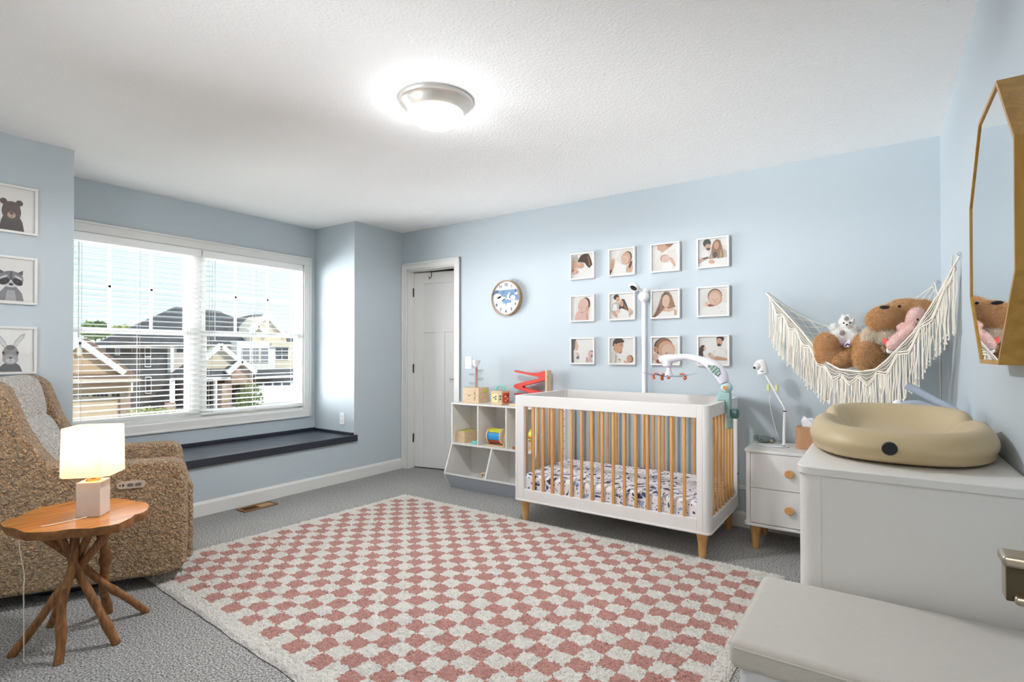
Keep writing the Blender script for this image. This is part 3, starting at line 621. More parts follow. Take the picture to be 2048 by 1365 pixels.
bm = BM(); prism(bm, [(x, y, NZ0+.016) for x, y in ((NX0+.008, NY0+.03), (NX0+.012, NY0+.012), (NX0+.035, NY0+.005), (NX0+.035, NY0+.02), (NX1-.035, NY0+.02), (NX1-.035, NY0+.005), (NX1-.012, NY0+.012), (NX1-.008, NY0+.03), (NX1-.008, NY1-.006), (NX0+.008, NY1-.006))], (0, 0, NZ1-NZ0-.032)); obj('body', bm, WHITE, ns)
for z0, z1 in ((.165, .374), (.378, .585)):
    d = quick('drawer', (NX0+.038, NX1-.038, NY0+.004, NY0+.02, z0, z1), WHITE, ns, bevel=.0015)
    bm = BM(); c = V(((NX0+NX1)/2, NY0+.004, (z0+z1)/2+.001)); cyl(bm, c, c+V((0, -.012, 0)), .008); lathe(bm, [(.012, 0), (.023, .006), (.0245, .012), (.021, .015)], (0, 0, 0), 28, Matrix.Translation(c+V((0, -.010, 0))) @ Matrix.Rotation(pi/2, 4, 'X')); obj('knob', bm, BEECH, d)
for x in (NX0+.058, NX1-.058):
    for y in (NY0+.05, NY1-.05): foot((x, y, 0), NZ0, ns)
sb = V((-0.555, 3.705, NZ1))
t = thing('camera_stand', 'white baby camera on a bent white stand on the nightstand', 'camera', sb)
bm = BM(); lathe(bm, [(.088, 0), (.09, .003), (.088, .006), (.004, .007)], sb, 40, Matrix.Translation(sb) @ Matrix.Diagonal((1, .62, 1, 1)) @ Matrix.Translation(-sb)); obj('base', bm, WHITE2, t)
bm = BM(); lathe(bm, [(.0895, 0), (.0905, .001), (.0895, .002)], sb, 40, Matrix.Translation(sb) @ Matrix.Diagonal((1, .62, 1, 1)) @ Matrix.Translation(-sb)); obj('base_rim', bm, BLACK, t)
pb = yp(1567.5, 892, 3.70); pb.z = NZ1+.006; pj = yp(1569.5, 823, 3.70); pt = yp(1531, 750, 3.70); pm = yp(1568, 815, 3.70)
bm = BM(); cyl(bm, pb, pj, .0085); tube(bm, [pj, pm, pt], .0062, 10); obj('pole', bm, WHITE2, t)
bm = BM(); cyl(bm, pj+V((0,0,-.003)), pj+V((0,0,.003)), .0095); cyl(bm, pb+V((0,0,-.002)), pb+V((0,0,.004)), .0095); obj('collar', bm, BLACK, t)
ch = yp(1524, 738, 3.70)
Rm = Matrix.Translation(ch) @ Matrix.Rotation(radians(-14), 4, 'Y')
bm = BM(); lathe(bm, [(.026, -.036), (.032, -.03), (.034, 0), (.034, .03), (.028, .05), (.014, .058), (.002, .06)], (0,0,0), 28, Rm); bd = obj('camera_head', bm, WHITE2, t)
bm = BM(); M2 = Rm @ Matrix.Translation((-.018, -.022, .022)); ball(bm, (0,0,0), .024, seg=16); bmesh.ops.transform(bm, matrix=M2, verts=bm.verts); le = obj('camera_eye', bm, WHITE, bd)
bm = BM(); ball(bm, Rm @ V((-.034, -.036, .016)), .009, seg=12); obj('lens', bm, DARK, le)
bm = BM(); box(bm, -.006, .010, -.0355, -.0335, -.018, -.014, Rm); obj('slot', bm, BLACK, bd)
cp = yp(1546, 776, 3.705); bm = BM(); 
for dx in (-.026, .022):
    bm = BM(); box(bm, cp.x+dx-.008, cp.x+dx+.008, 3.69, 3.715, cp.z-.02, cp.z+.02); obj('clip', bm, mat('pale yellow clip', (214,220,150), .5), t, bevel=.003)
bm = BM(); tube(bm, spline([yp(1541, 790, 3.70), yp(1539, 805, 3.71), yp(1546, 840, 3.73), yp(1554, 868, 3.76), yp(1558, 880, 3.80)], 6), .0018, 6); obj('cord', bm, WHITE2, t)
sc_ = V((-0.622, 3.80, NZ1))
t = thing('sound_machine', 'small grey oval sound machine with dark dots on the nightstand corner', 'sound machine', sc_)
bm = BM(); ball(bm, sc_+V((0, 0, .024)), (.052, .034, .024), seg=24); ball(bm, sc_+V((-.045, 0, .030)), (.022, .024, .020), seg=16); ball(bm, sc_+V((.048, -.008, .022)), (.02, .02, .02), seg=16); b_ = obj('body', bm, mat('slate grey plastic', (128,138,138), .6), t)
for k, (x, z) in enumerate(((-.035, .03), (-.012, .026))):
    bm = BM(); ball(bm, sc_+V((x, -.033, z)), (.004, .003, .004), seg=8); obj('dot', bm, BLACK, b_)
bm = BM(); ball(bm, sc_+V((.046, -.027, .020)), (.009, .004, .009), seg=12); obj('dial', bm, mat('pale brass', (206,190,140), .4), b_)
t = thing('tissue_box', 'tan wooden tissue box with a white tissue sticking out on the nightstand', 'tissue box', (-.365, 3.72, NZ1))
bm = BM(); prism(bm, [(x, y, NZ1) for x, y in rrect(-.352, 3.74, .155, .14, .03)], (0, 0, .132)); obj('box', bm, wood('tan wood box', (190,144,104), (176,130,92), 2, 8), t, bevel=.003)
bm = BM(); random.seed(3)
prism(bm, [(-.395,3.735,.735), (-.402,3.73,.77), (-.39,3.745,.80), (-.365,3.735,.785), (-.335,3.75,.772), (-.325,3.735,.735)], (0, .006, 0)); prism(bm, [(-.39,3.76,.735), (-.38,3.765,.785), (-.345,3.755,.79), (-.33,3.75,.735)], (.01, .006, 0)); obj('tissue', bm, mat('tissue paper', (246,247,250), .9), t, smooth=False)

# ================================================================ DRESSER, CHANGING PAD, PLAY GYM
QX0, QX1, QY0, QY1, QZ0, QZ1 = -0.186, 0.287, 1.600, 2.88, 0.15, 0.89
ds = thing('dresser', 'long white dresser with rounded corner posts against the mirror wall', 'dresser', ((QX0+QX1)/2, (QY0+QY1)/2, 0))
cabinet(ds, QX0, QX1, QY0, QY1, QZ0, QZ1, 0.04, slab=.022)
bm = BM(); r = .034; xo, yo = QX0+.006, QY0+.006
def post(xc, yc, sx, sy):
    pts = [(xc+sx*(r-r*cos(a)), yc+sy*(r-r*sin(a))) for a in [radians(k) for k in (0, 18, 36, 54, 72, 90)]]
    pts += [(xc+sx*.052, yc), (xc+sx*.052, yc+sy*.052), (xc, yc+sy*.052)]
    prism(bm, [(x, y, QZ0+.02) for x, y in pts], (0, 0, QZ1-QZ0-.042))
post(xo, yo, 1, 1); obj('corner_post', bm, WHITE, ds); bm = BM(); post(xo, QY1-.006, 1, -1); obj('corner_post', bm, WHITE, ds)
quick('side_panel', (QX0+.058, QX1-.002, QY0+.009, QY0+.02, QZ0+.02, QZ1-.022), WHITE, ds); quick('side_panel', (QX0+.058, QX1-.002, QY1-.02, QY1-.009, QZ0+.02, QZ1-.022), WHITE, ds)
quick('carcass', (QX0+.03, QX1-.004, QY0+.02, QY1-.02, QZ0+.02, QZ1-.022), OFFW, ds)
for k in range(2):
    for j in range(3):
        y0 = QY0+.062+k*.58; z0 = QZ0+.026+j*.226; d = quick('drawer', (QX0+.008, QX0+.03, y0, y0+.574, z0, z0+.221), WHITE, ds, bevel=.0015)
        for q in (.31,):
            bm = BM(); c = V((QX0+.008, y0+q, z0+.11)); cyl(bm, c, c+V((-.012, 0, 0)), .008); lathe(bm, [(.012, 0), (.023, .006), (.0245, .012), (.021, .015)], (0,0,0), 24, Matrix.Translation(c+V((-.010, 0, 0))) @ Matrix.Rotation(-pi/2, 4, 'Y')); obj('knob', bm, BEECH, d)
for x in (QX0+.06, QX1-.06):
    for y in (QY0+.07, QY1-.07): foot((x, y, 0), QZ0, ds)
PC = V((.043, 2.135, QZ1))
t = thing('changing_pad', 'cream moulded foam changing pad with a dished centre on the dresser', 'changing pad', PC)
bm = BM(); NS = 120; rings = []
prof = [(0, .030), (.25, .029), (.45, .032), (.58, .044), (.68, .070), (.76, .092), (.83, .100), (.90, .096), (.96, .080), (.992, .058), (1.0, .045), (.985, .034), (.972, .031), (.965, .012), (.93, .001)]
for q, h in prof:
    ring = []
    for k in range(NS):
        a = 2*pi*k/NS; ca, sa = cos(a), sin(a); n = 2.7
        rx = 1/((abs(ca)/.238)**n+(abs(sa)/.43)**n)**(1/n)
        wy = (rx*sa-.10)/.10; waist = 1-.10*math.exp(-wy*wy)*abs(ca)
        hh = h
        if .55 < q < .995: hh = h*(1+.10*sa*(q > .6)) - (.022 if q > .62 else .006)*math.exp(-wy*wy*1.6)*abs(ca)
        ring.append(bm.verts.new(PC+V((rx*ca*q*waist, rx*sa*q, max(hh, .001)))))
    rings.append(ring)
for a, b in zip(rings[1:], rings[2:]):
    for k in range(NS): bm.faces.new((a[k], a[(k+1)%NS], b[(k+1)%NS], b[k]))
cv = bm.verts.new(PC+V((0, 0, .030)))
for k in range(NS): bm.faces.new((cv, rings[1][k], rings[1][(k+1)%NS]))
for v in rings[0]: bm.verts.remove(v)
bm.faces.new(rings[-1])
pad = obj('pad', bm, mat('cream foam', (192,172,134), .48), t, sub=1)
bm = BM(); c = V((.020, PC.y-.432, QZ1+.050)); M = Matrix.Translation(c) @ Matrix.Rotation(radians(97), 4, 'X'); lathe(bm, [(.001, -.004), (.016, -.004), (.0175, -.002), (.0175, .004), (.016, .006), (.001, .006)], (0,0,0), 28, M); obj('badge', bm, BLACK, t)
GYMF = mat('grey quilted fabric', (164,172,186), .85, bump=(300, .4, .003))
t = thing('play_gym', 'folded grey padded toy arches lying behind the cream changing pad', 'play gym', (.17, 2.77, QZ1))
bm = BM(); tube(bm, spline([(.095, 2.85, 1.05), (.14, 2.835, 1.023), (.20, 2.80, .985), (.25, 2.73, .952), (.264, 2.66, .915)], 6), .0155, 12); obj('arch', bm, GYMF, t)
bm = BM(); tube(bm, spline([(.075, 2.74, .972), (.12, 2.735, .982), (.17, 2.72, .968), (.235, 2.70, .945), (.262, 2.68, .915)], 6), .0155, 12); obj('arch', bm, GYMF, t)
bm = BM(); ball(bm, (.060, 2.745, .968), (.02, .02, .026)); box(bm, .0, .10, 2.74, 2.80, QZ1, .955); obj('hub', bm, WHITE2, t, bevel=.004)
bm = BM(); box(bm, .12, .165, 2.70, 2.715, QZ1, .955); obj('tag', bm, mat('lime fabric', (160,200,40), .7), t, bevel=.003)
bm = BM(); prism(bm, [(x, y, QZ1+.0005) for x, y in rrect(.16, 2.74, .2, .18, .05)], (0, 0, .03)); obj('mat', bm, GYMF, t, bevel=.01)

# ================================================================ STORAGE HAMPER IN THE FOREGROUND
LINEN = mat('oatmeal linen', (196,190,181), .9, bump=(150, .5, .003), var=(40, (206,200,192), .3), stretch=(1.5, 12, 12), sheen=.2)
HX0, HX1, HY0, HY1, HZ = -0.262, 0.275, 1.172, 1.578, 0.592
t = thing('storage_hamper', 'lidded linen covered storage hamper in front of the white dresser', 'hamper', ((HX0+HX1)/2, (HY0+HY1)/2, 0))
bm = BM(); prism(bm, [(x, y, 0.001) for x, y in rrect((HX0+HX1)/2, (HY0+HY1)/2, HX1-HX0-.022, HY1-HY0-.022, .05)], (0, 0, HZ-.055)); obj('body', bm, mat('grey white felt', (205,205,208), .8, bump=(200, .3, .002)), t, bevel=.004)
bm = BM(); box(bm, HX0, HX1, HY0, HY1, HZ-.058, HZ); obj('lid', bm, LINEN, t, bevel=.016, bseg=5)
bm = BM(); tube(bm, [(HX0+.012, HY0+.001, HZ-.013), (HX1-.012, HY0+.001, HZ-.013)], .0028, 6); tube(bm, [(HX0+.001, HY0+.012, HZ-.013), (HX0+.001, HY1-.012, HZ-.013)], .0028, 6); obj('piping', bm, LINEN, t)

# ================================================================ MIRROR
MYc, MZc, ap = 1.826, 1.4975, .337; Rc = ap/cos(pi/8)
t = thing('wall_mirror', 'octagonal mirror in a deep gold frame on the right wall', 'mirror', (XR, MYc, MZc))
def octo(R_, x): return [V((x, MYc+R_*cos(pi/8+k*pi/4), MZc+R_*sin(pi/8+k*pi/4))) for k in range(8)]
bm = BM(); xf, xb = .230, XR-.001
A_, B_, C_, D_ = [[bm.verts.new(p) for p in octo(R_, x)] for R_, x in ((Rc, xb), (Rc, xf), (Rc-.012, xf), (Rc-.012, xf+.005))]
for P_, Q_ in ((A_, B_), (B_, C_), (C_, D_)):
    for k in range(8): bm.faces.new((P_[k], P_[(k+1)%8], Q_[(k+1)%8], Q_[k]))
obj('frame', bm, GOLD, t, smooth=False)
bm = BM(); prism(bm, octo(Rc-.0115, xf+.0035), (.004, 0, 0)); obj('mirror_glass', bm, mat('mirror silver', (225,228,228), .01, metal=1.0), t, smooth=False)

# ================================================================ WALL CLOCK
def text(name, s, size, M, m, parent):
    cu = bpy.data.curves.new(name, 'FONT'); cu.body = s; cu.size = size; cu.offset = .0011; cu.align_x = 'CENTER'; cu.align_y = 'CENTER'
    o = bpy.data.objects.new(name, cu); C.objects.link(o); bpy.context.view_layer.update()
    me = bpy.data.meshes.new_from_object(o); bpy.data.objects.remove(o); me.transform(M); me.materials.append(m)
    o2 = bpy.data.objects.new(name, me); C.objects.link(o2); o2.parent = parent
    if parent.type == 'EMPTY': o2.location = -parent.location
    return o2
KC = V((-2.742, YB, 1.682)); KR = .158
t = thing('wall_clock', 'round wall clock with a blue sky picture face and tan wooden rim', 'clock', KC)
KM = Matrix.Translation(KC) @ Matrix.Rotation(pi/2, 4, 'X')
bm = BM(); lathe(bm, [(KR-.003, .001), (KR, .004), (KR, .044), (KR-.003, .047), (KR-.010, .047), (KR-.010, .032)], (0,0,0), 64, KM); obj('rim', bm, wood('oak rim', (176,146,112), (156,126,94), 1, 8), t)
bm = BM(); lathe(bm, [(.001, .030), (KR-.010, .030), (KR-.010, .0325), (.001, .0325)], (0,0,0), 64, KM); fc = obj('face', bm, mat('clock face', (238,236,240), .5), t)
def kpoly(name, pts, y, m, th=.0006):
    bm = BM(); prism(bm, [KM @ V((a, b, y)) for a, b in pts], (0, -th, 0)); return obj(name, bm, m, fc, smooth=False)
rr_ = KR-.011
top = [(rr_*cos(radians(a)), rr_*sin(radians(a))) for a in range(-10, 31, 5)] + [(rr_*cos(radians(a)), rr_*sin(radians(a))) for a in range(150, 171, 5)]
skyp = top + [(-.11,.005),(-.085,.012),(-.06,-.004),(-.04,-.03),(-.03,-.055),(-.005,-.07),(.02,-.05),(.05,-.045),(.06,-.03),(.09,-.02),(.12,-.028)]
kpoly('sky_picture', skyp, .0326, mat('clock sky', (92,132,172), .5, var=(22, (140,172,204), .2)))
for k, (a, b, ra, rb) in enumerate(((-.095,.02,.045,.024), (-.06,.0,.035,.02), (.075,.0,.028,.022), (.11,.035,.02,.012), (-.02,-.06,.02,.012), (.03,-.055,.024,.012))):
    kpoly('cloud', [(a+ra*cos(q), b+rb*sin(q)) for q in [i*pi/8 for i in range(16)] if (a+ra*cos(q))**2+(b+rb*sin(q))**2 < rr_**2], .0334, mat('cloud white', (226,232,240), .5))
kpoly('aeroplane', [(-.04,.016),(.0,.004),(.035,.05),(.045,.052),(.03,.0),(.05,-.008),(.03,-.014),(.0,-.012),(-.045,.005)], .0342, WHITE2)
for k in (11, 12, 1, 2, 4, 5, 6, 7, 8, 10):
    a = pi/2-k*pi/6; text('numeral', str(k), .036, KM @ Matrix.Translation((.118*cos(a), .118*sin(a), .0345)), mat('numeral grey', (56,60,72), .6), fc)
def hand(a, l, w, m, y): 
    d = V((cos(a), sin(a))); n = V((-d.y, d.x)); kpoly('hand', [tuple(d*-.02+n*w), tuple(d*l+n*w*.6), tuple(d*l-n*w*.6), tuple(d*-.02-n*w)], y, m, .001)
hand(radians(-22), .075, .005, WHITE2, .036); hand(radians(208), .06, .0022, BLACK, .0372)
bm = BM(); lathe(bm, [(.001, .0405), (KR-.011, .0405), (KR-.011, .042), (.001, .042)], (0,0,0), 48, KM); obj('glass', bm, PICGLASS, t)

# ================================================================ TWELVE PHOTO FRAMES
PAL = dict(w=(244,241,235), s=(214,166,134), S=(226,188,164), p=(226,186,174), h=(74,54,42), b=(150,108,70), k=(42,38,38), g=(196,188,178), c=(234,228,218), r=(140,70,48), d=(176,124,92), n=(120,116,116), y=(196,160,116))
PM = {k: mat('print '+k, tuple(int(c*.83) for c in v), .45) for k, v in PAL.items()}
def ell(cx, cy, rx, ry, rot=0, n=18):
    a0 = radians(rot); return [(cx+rx*cos(t_)*cos(a0)-ry*sin(t_)*sin(a0), cy+rx*cos(t_)*sin(a0)+ry*sin(t_)*cos(a0)) for t_ in [2*pi*i/n for i in range(n)]]
def clip(p):
    def half(p, f, g):
        o = []
        for a, b in zip(p, p[1:]+p[:1]):
            fa, fb = f(a), f(b)
            if fa >= 0: o.append(a)
            if (fa >= 0) != (fb >= 0): k = fa/(fa-fb); o.append((a[0]+(b[0]-a[0])*k, a[1]+(b[1]-a[1])*k))
        return o
    for f in (lambda q: q[0], lambda q: 1-q[0], lambda q: q[1], lambda q: 1-q[1]):
        p = half(p, f, None)
        if len(p) < 3: return []
    return p
def picture(name, shapes, O, U, W_, N_, pal, parent, step=.00025):
    """a print: flat coloured shapes lying on paper; O lower-left corner, U/W_ full width/height vectors, N_ towards the room"""
    bm = BM(); mats = [pal['w']]; keys = ['w']; k = 0
    def add(p, key, d):
        if key not in keys: keys.append(key); mats.append(pal[key])
        p = clip(p)
        if len(p) < 3: return
        try: f = bm.faces.new([bm.verts.new(O+U*a+W_*b+N_*d) for a, b in p])
        except ValueError: return
        f.material_index = keys.index(key)
    add([(0,0),(1,0),(1,1),(0,1)], 'w', 0)
    for s in shapes:
        k += 1; key = s[0]
        add(ell(*s[1:]) if not isinstance(s[1], list) else s[1], key, step*k)
    me = bpy.data.meshes.new(name); bm.to_mesh(me); bm.free()
    for m in mats: me.materials.append(m)
    o = bpy.data.objects.new(name, me); C.objects.link(o); o.parent = parent
    if parent.type == 'EMPTY': o.location = -parent.location
    return o
def face(cx, cy, r, rot=0, key='k'):     # closed eyes, nose, mouth
    a = radians(rot); f = lambda x, y: (cx+(x*cos(a)-y*sin(a))*r, cy+(x*sin(a)+y*cos(a))*r)
    o = []
    for x, y, w, h, kk in ((-.42, .05, .2, .035, key), (.38, .05, .2, .035, key), (0, -.22, .14, .07, 'd'), (0, -.52, .2, .04, 'r')):
        px_, py_ = f(x, y); o.append((kk, px_, py_, w*r, h*r, rot))
    return o
P = {}
P[0,0] = ('dark haired mother kissing a baby', [('g',[(0,.42),(.05,.9),(.25,1),(.4,.6),(.3,.4),(.1,.38)]),('s',[(.02,.45),(.06,.8),(.22,.7),(.28,.5),(.1,.42)]),('h',[(.28,.72),(.42,.95),(.6,1),(.78,.98),(.9,.72),(.95,.52),(.82,.38),(.72,.46),(.6,.62),(.45,.66),(.3,.66)]),('b',[(.75,.9),(.84,.7),(.86,.5),(.8,.45),(.78,.65),(.72,.88)]),('s',.4,.54,.19,.13,-25),('S',.32,.6,.10,.06,-20),('w',[(.35,.28),(.6,.4),(.95,.35),(1,0),(.2,0)]),('p',.15,.28,.19,.13,-10),('d',.05,.34,.1,.05,20),('r',.25,.26,.05,.015,-20)])
P[0,1] = ('sleeping baby with raised arms', [('c',[(.2,.6),(.5,1),(1,1),(1,.3),(.6,.3)]),('h',.70,.64,.21,.27,-20),('s',.66,.62,.20,.26,-15),('S',.62,.58,.15,.18,-15),('s',[(0,.15),(.05,.55),(.14,.68),(.2,.6),(.16,.3),(.06,.1)]),('s',[(.66,.08),(.72,.3),(.84,.48),(.92,.42),(.96,.2),(.9,.05)]),('h',.86,.36,.05,.16,-20),('w',[(.1,.0),(.24,.36),(.5,.40),(.68,.36),(.68,0)]),('S',.1,.6,.07,.06),('h',[(0,0),(.08,.2),(.04,.22),(0,.18)])]+face(.62,.58,.16,-15,'h'))
P[0,2] = ('baby held below a leaning father', [('c',[(0,0),(.3,.7),(.9,.8),(1,.3),(.6,0)]),('s',[(.18,1),(.2,.82),(.34,.74),(.42,.62),(.46,.74),(.62,.82),(.82,1)]),('b',[(.5,1),(.82,1),(.7,.88),(.56,.9)]),('w',[(.42,.72),(.5,.7),(.62,.8),(.5,.5),(.38,.3),(.36,.55)]),('d',.48,.46,.17,.15,0),('p',.51,.44,.16,.14,0),('s',[(.64,.48),(.76,.46),(.9,.18),(.86,.1),(.78,.18),(.7,.36)]),('w',[(.36,.0),(.4,.26),(.6,.3),(.8,.22),(.8,0)])]+face(.53,.42,.11,-30,'r'))
P[0,3] = ('couple leaning together over a newborn', [('c',[(0,.35),(.12,.75),(.5,.85),(.95,.7),(1,.3)]),('k',.29,.86,.14,.15),('s',.32,.72,.10,.11),('h',.34,.64,.07,.05),('w',[(.02,.35),(.1,.6),(.26,.62),(.36,.5),(.36,.34)]),('g',[(.84,.62),(.96,.52),(.99,.3),(.86,.28)]),('b',[(.46,.7),(.52,.88),(.62,.97),(.74,.92),(.8,.7),(.86,.4),(.84,.24),(.66,.24),(.6,.5),(.5,.26),(.36,.28),(.44,.5)]),('y',[(.46,.5),(.5,.3),(.44,.26),(.4,.3)]),('y',[(.76,.6),(.82,.4),(.8,.26),(.72,.26)]),('s',.62,.74,.085,.14,0),('h',.57,.4,.08,.12),('s',[(0,.12),(.14,.22),(.34,.3),(.3,.36),(0,.3)]),('h',[(.1,.32),(.34,.36),(.34,.3),(.2,.27)]),('w',[(0,0),(0,.12),(.3,.24),(.98,.28),(1,0)]),('s',.46,.16,.11,.07,-15)]+face(.62,.74,.08,0,'h'))
P[1,0] = ('bare newborn lying on white fur', [('c',[(.2,.2),(.2,.9),(.7,1),(.9,.6),(.8,.1)]),('h',.6,.64,.24,.32,-20),('p',.53,.62,.24,.31,-15),('s',.72,.45,.07,.12,-10),('p',[(.14,0),(.18,.28),(.3,.4),(.66,.38),(.76,.3),(.74,0)]),('s',[(.66,.0),(.66,.3),(.74,.34),(.78,.0)]),('d',[(.3,.36),(.5,.31),(.68,.36),(.5,.34)])]+face(.46,.56,.18,-12,'d'))
P[1,1] = ('standing couple holding a swaddled baby', [('g',[(.04,.3),(.1,.62),(.26,.7),(.4,.66),(.42,.3)]),('k',.26,.88,.12,.11,20),('s',.33,.79,.09,.10,20),('w',[(.06,.34),(.14,.6),(.28,.6),(.3,.34)]),('h',[(.36,.35),(.42,.68),(.5,.80),(.6,.78),(.68,.6),(.78,.34),(.72,.28),(.56,.4),(.46,.36)]),('b',[(.6,.6),(.7,.4),(.74,.3),(.66,.32),(.58,.5)]),('s',.485,.62,.075,.14,8),('h',.53,.44,.05,.06),('s',[(.06,.32),(.14,.14),(.3,.02),(.34,.08),(.24,.28)]),('S',[(.78,.44),(.9,.34),(.92,.14),(.84,.16),(.76,.34)]),('w',[(.3,.02),(.36,.36),(.5,.42),(.76,.3),(.84,0)]),('S',.36,.32,.08,.09),('s',[(.8,.08),(.96,.26),(.92,.3),(.78,.14)])]+face(.475,.62,.075,8,'h'))
P[1,2] = ('long haired mother holding a baby to her cheek', [('c',[(0,.3),(.3,1),(1,1),(1,0)]),('b',[(0,0),(.12,.22),(.26,.55),(.36,.86),(.48,.98),(.62,.98),(.74,.82),(.84,.5),(.88,.36),(.7,.36),(.6,.3),(.4,.25),(.25,.1),(.1,0)]),('h',[(.34,.6),(.4,.82),(.5,.95),(.6,.9),(.66,.5),(.44,.3)]),('h',[(.06,.0),(.2,.25),(.3,.5),(.28,.3),(.14,.06)]),('S',.52,.62,.145,.24,-4),('s',[(.42,.32),(.52,.42),(.64,.4),(.6,.25),(.44,.22)]),('w',[(.24,0),(.4,.18),(.62,.22),(.98,.2),(1,0)]),('S',.64,.31,.16,.12,15),('b',.68,.37,.12,.05,10),('s',[(.84,.3),(.94,.2),(.92,.04),(.84,.06)])]+face(.52,.62,.14,-4,'h'))
P[1,3] = ('close up of a swaddled baby asleep', [('c',[(.1,.3),(.2,.9),(.6,1),(1,.9),(1,.4)]),('h',.56,.68,.25,.28,5),('s',.57,.62,.24,.30,5),('S',.56,.60,.19,.22,5),('r',[(.28,.34),(.36,.42),(.56,.34),(.5,.28)]),('S',.28,.42,.06,.09),('w',[(0,0),(.04,.28),(.3,.30),(.62,.34),(.8,.46),(1,.4),(1,0)]),('k',.7,.26,.012,.012),('k',.8,.12,.012,.012)]+face(.57,.56,.18,3,'h'))
P[2,0] = ('mother in profile facing a tiny baby', [('n',[(0,0),(0,1),(.2,1),(.22,.75),(.14,.45),(.24,.1),(.22,0)]),('S',[(.18,.95),(.26,.88),(.28,.78),(.33,.7),(.28,.64),(.3,.56),(.22,.5),(.14,.55)]),('c',[(.1,.0),(.08,.5),(.16,.6),(.2,.3),(.3,0)]),('p',.28,.36,.10,.05,-50),('n',.28,.22,.07,.07),('n',.9,.38,.13,.14),('p',.87,.36,.12,.13,0),('p',[(.62,.04),(.7,.24),(.88,.22),(.98,.04)]),('n',[(.68,.24),(.76,.0),(.74,0),(.66,.22)]),('n',.92,.28,.04,.06)])
P[2,1] = ('dark haired father gazing at a newborn', [('c',[(0,0),(.05,.45),(.2,.5),(.4,.2),(.5,0)]),('h',[(.1,.7),(.12,.88),(.22,1),(.46,1),(.6,.9),(.56,.82),(.3,.8),(.2,.66)]),('s',[(.16,.66),(.3,.8),(.54,.84),(.56,.7),(.52,.58),(.5,.5),(.42,.4),(.26,.42),(.12,.56)]),('d',[(.34,.42),(.5,.5),(.5,.44),(.42,.38)]),('s',.2,.72,.05,.08),('k',.46,.72,.04,.012,10),('h',.47,.77,.05,.012,10),('b',.84,.18,.13,.15,10),('s',.8,.18,.11,.13,10),('S',[(.56,.0),(.6,.12),(.74,.08),(.8,.0)]),('d',.4,.14,.07,.02,-10),('g',[(.2,.42),(.26,.3),(.24,.0),(.2,.0)])])
P[2,2] = ('very close view of a brown haired baby head', [('c',[(.3,0),(.5,.6),(1,.8),(1,0)]),('h',.42,.66,.36,.34,10),('b',.46,.66,.33,.32,10),('s',.54,.52,.32,.36,10),('S',.60,.48,.24,.28,10),('r',[(.14,.18),(.3,.14),(.5,.06),(.5,0),(.16,.02)]),('s',.12,.54,.08,.12,10),('d',.12,.54,.04,.07,10),('S',[(0,.02),(.04,.36),(.14,.42),(.22,.36),(.2,.26),(.12,.0)]),('w',[(.0,.0),(.1,.0),(.12,.1),(.0,.14)]),('k',.55,.4,.06,.012,10)])
P[2,3] = ('couple passing a newborn between them', [('c',[(.4,0),(.5,.5),(.75,.6),(1,.5),(1,0)]),('h',[(.0,.2),(.02,.6),(.1,.7),(.2,.7),(.22,.6),(.14,.45),(.16,.25),(.08,.1)]),('S',[(.2,.68),(.25,.6),(.24,.52),(.18,.48),(.16,.6)]),('y',[(.08,.16),(.2,.3),(.3,.1),(.26,0),(.1,0)]),('k',.74,.92,.13,.10),('s',.71,.80,.10,.15,5),('h',.70,.70,.07,.05),('w',[(.5,.0),(.54,.4),(.66,.56),(.84,.54),(1,.3),(1,0)]),('d',.39,.34,.06,.08),('S',.40,.33,.05,.07),('S',[(.38,.3),(.5,.34),(.56,.22),(.44,.16)]),('s',[(.5,.24),(.62,.3),(.98,.22),(.98,.14),(.66,.14),(.54,.16)]),('y',.85,.18,.015,.05)]+face(.69,.80,.08,0,'k'))
rowname = ('top', 'middle', 'bottom')
FW, FH, FD = .219, .2155, .03
def frame_mesh(y0, y1, x0, x1, z0, z1, w):
    bm = BM()
    box(bm, x0, x1, y0, y1, z1-w, z1); box(bm, x0, x1, y0, y1, z0, z0+w); box(bm, x0, x0+w, y0, y1, z0+w, z1-w); box(bm, x1-w, x1, y0, y1, z0+w, z1-w); box(bm, x0+w, x1-w, y1-.008, y1, z0+w, z1-w)
    return bm
fr0 = None
for i in range(3):
    for j in range(4):
        desc, shp = P[i, j]; x0 = -2.1000+j*.3417; z0 = 2.0085-i*.3465-FH
        t = thing('photo_frame', 'white framed photo of '+desc+', '+rowname[i]+' row', 'photo frame', (x0, YB, z0), group='square white photo frames above the crib')
        if fr0 is None: fr0 = obj('frame', frame_mesh(-FD, -.001, 0, FW, 0, FH, .011), WHITE, t, bevel=.0015, local=True)
        else: f = fr0.copy(); C.objects.link(f); f.parent = t
        picture('photo_print', shp, V((x0+.011, YB-.017, z0+.011)), V((FW-.022, 0, 0)), V((0, 0, FH-.022)), V((0, -1, 0)), PM, t)
PM2 = {k: mat('art '+k, v, .6) for k, v in dict(w=(230,228,224), b=(78,54,46), d=(52,38,36), t=(190,160,130), k=(26,24,26), g=(128,126,128), G=(88,86,90), l=(206,204,204), m=(168,166,168)).items()}
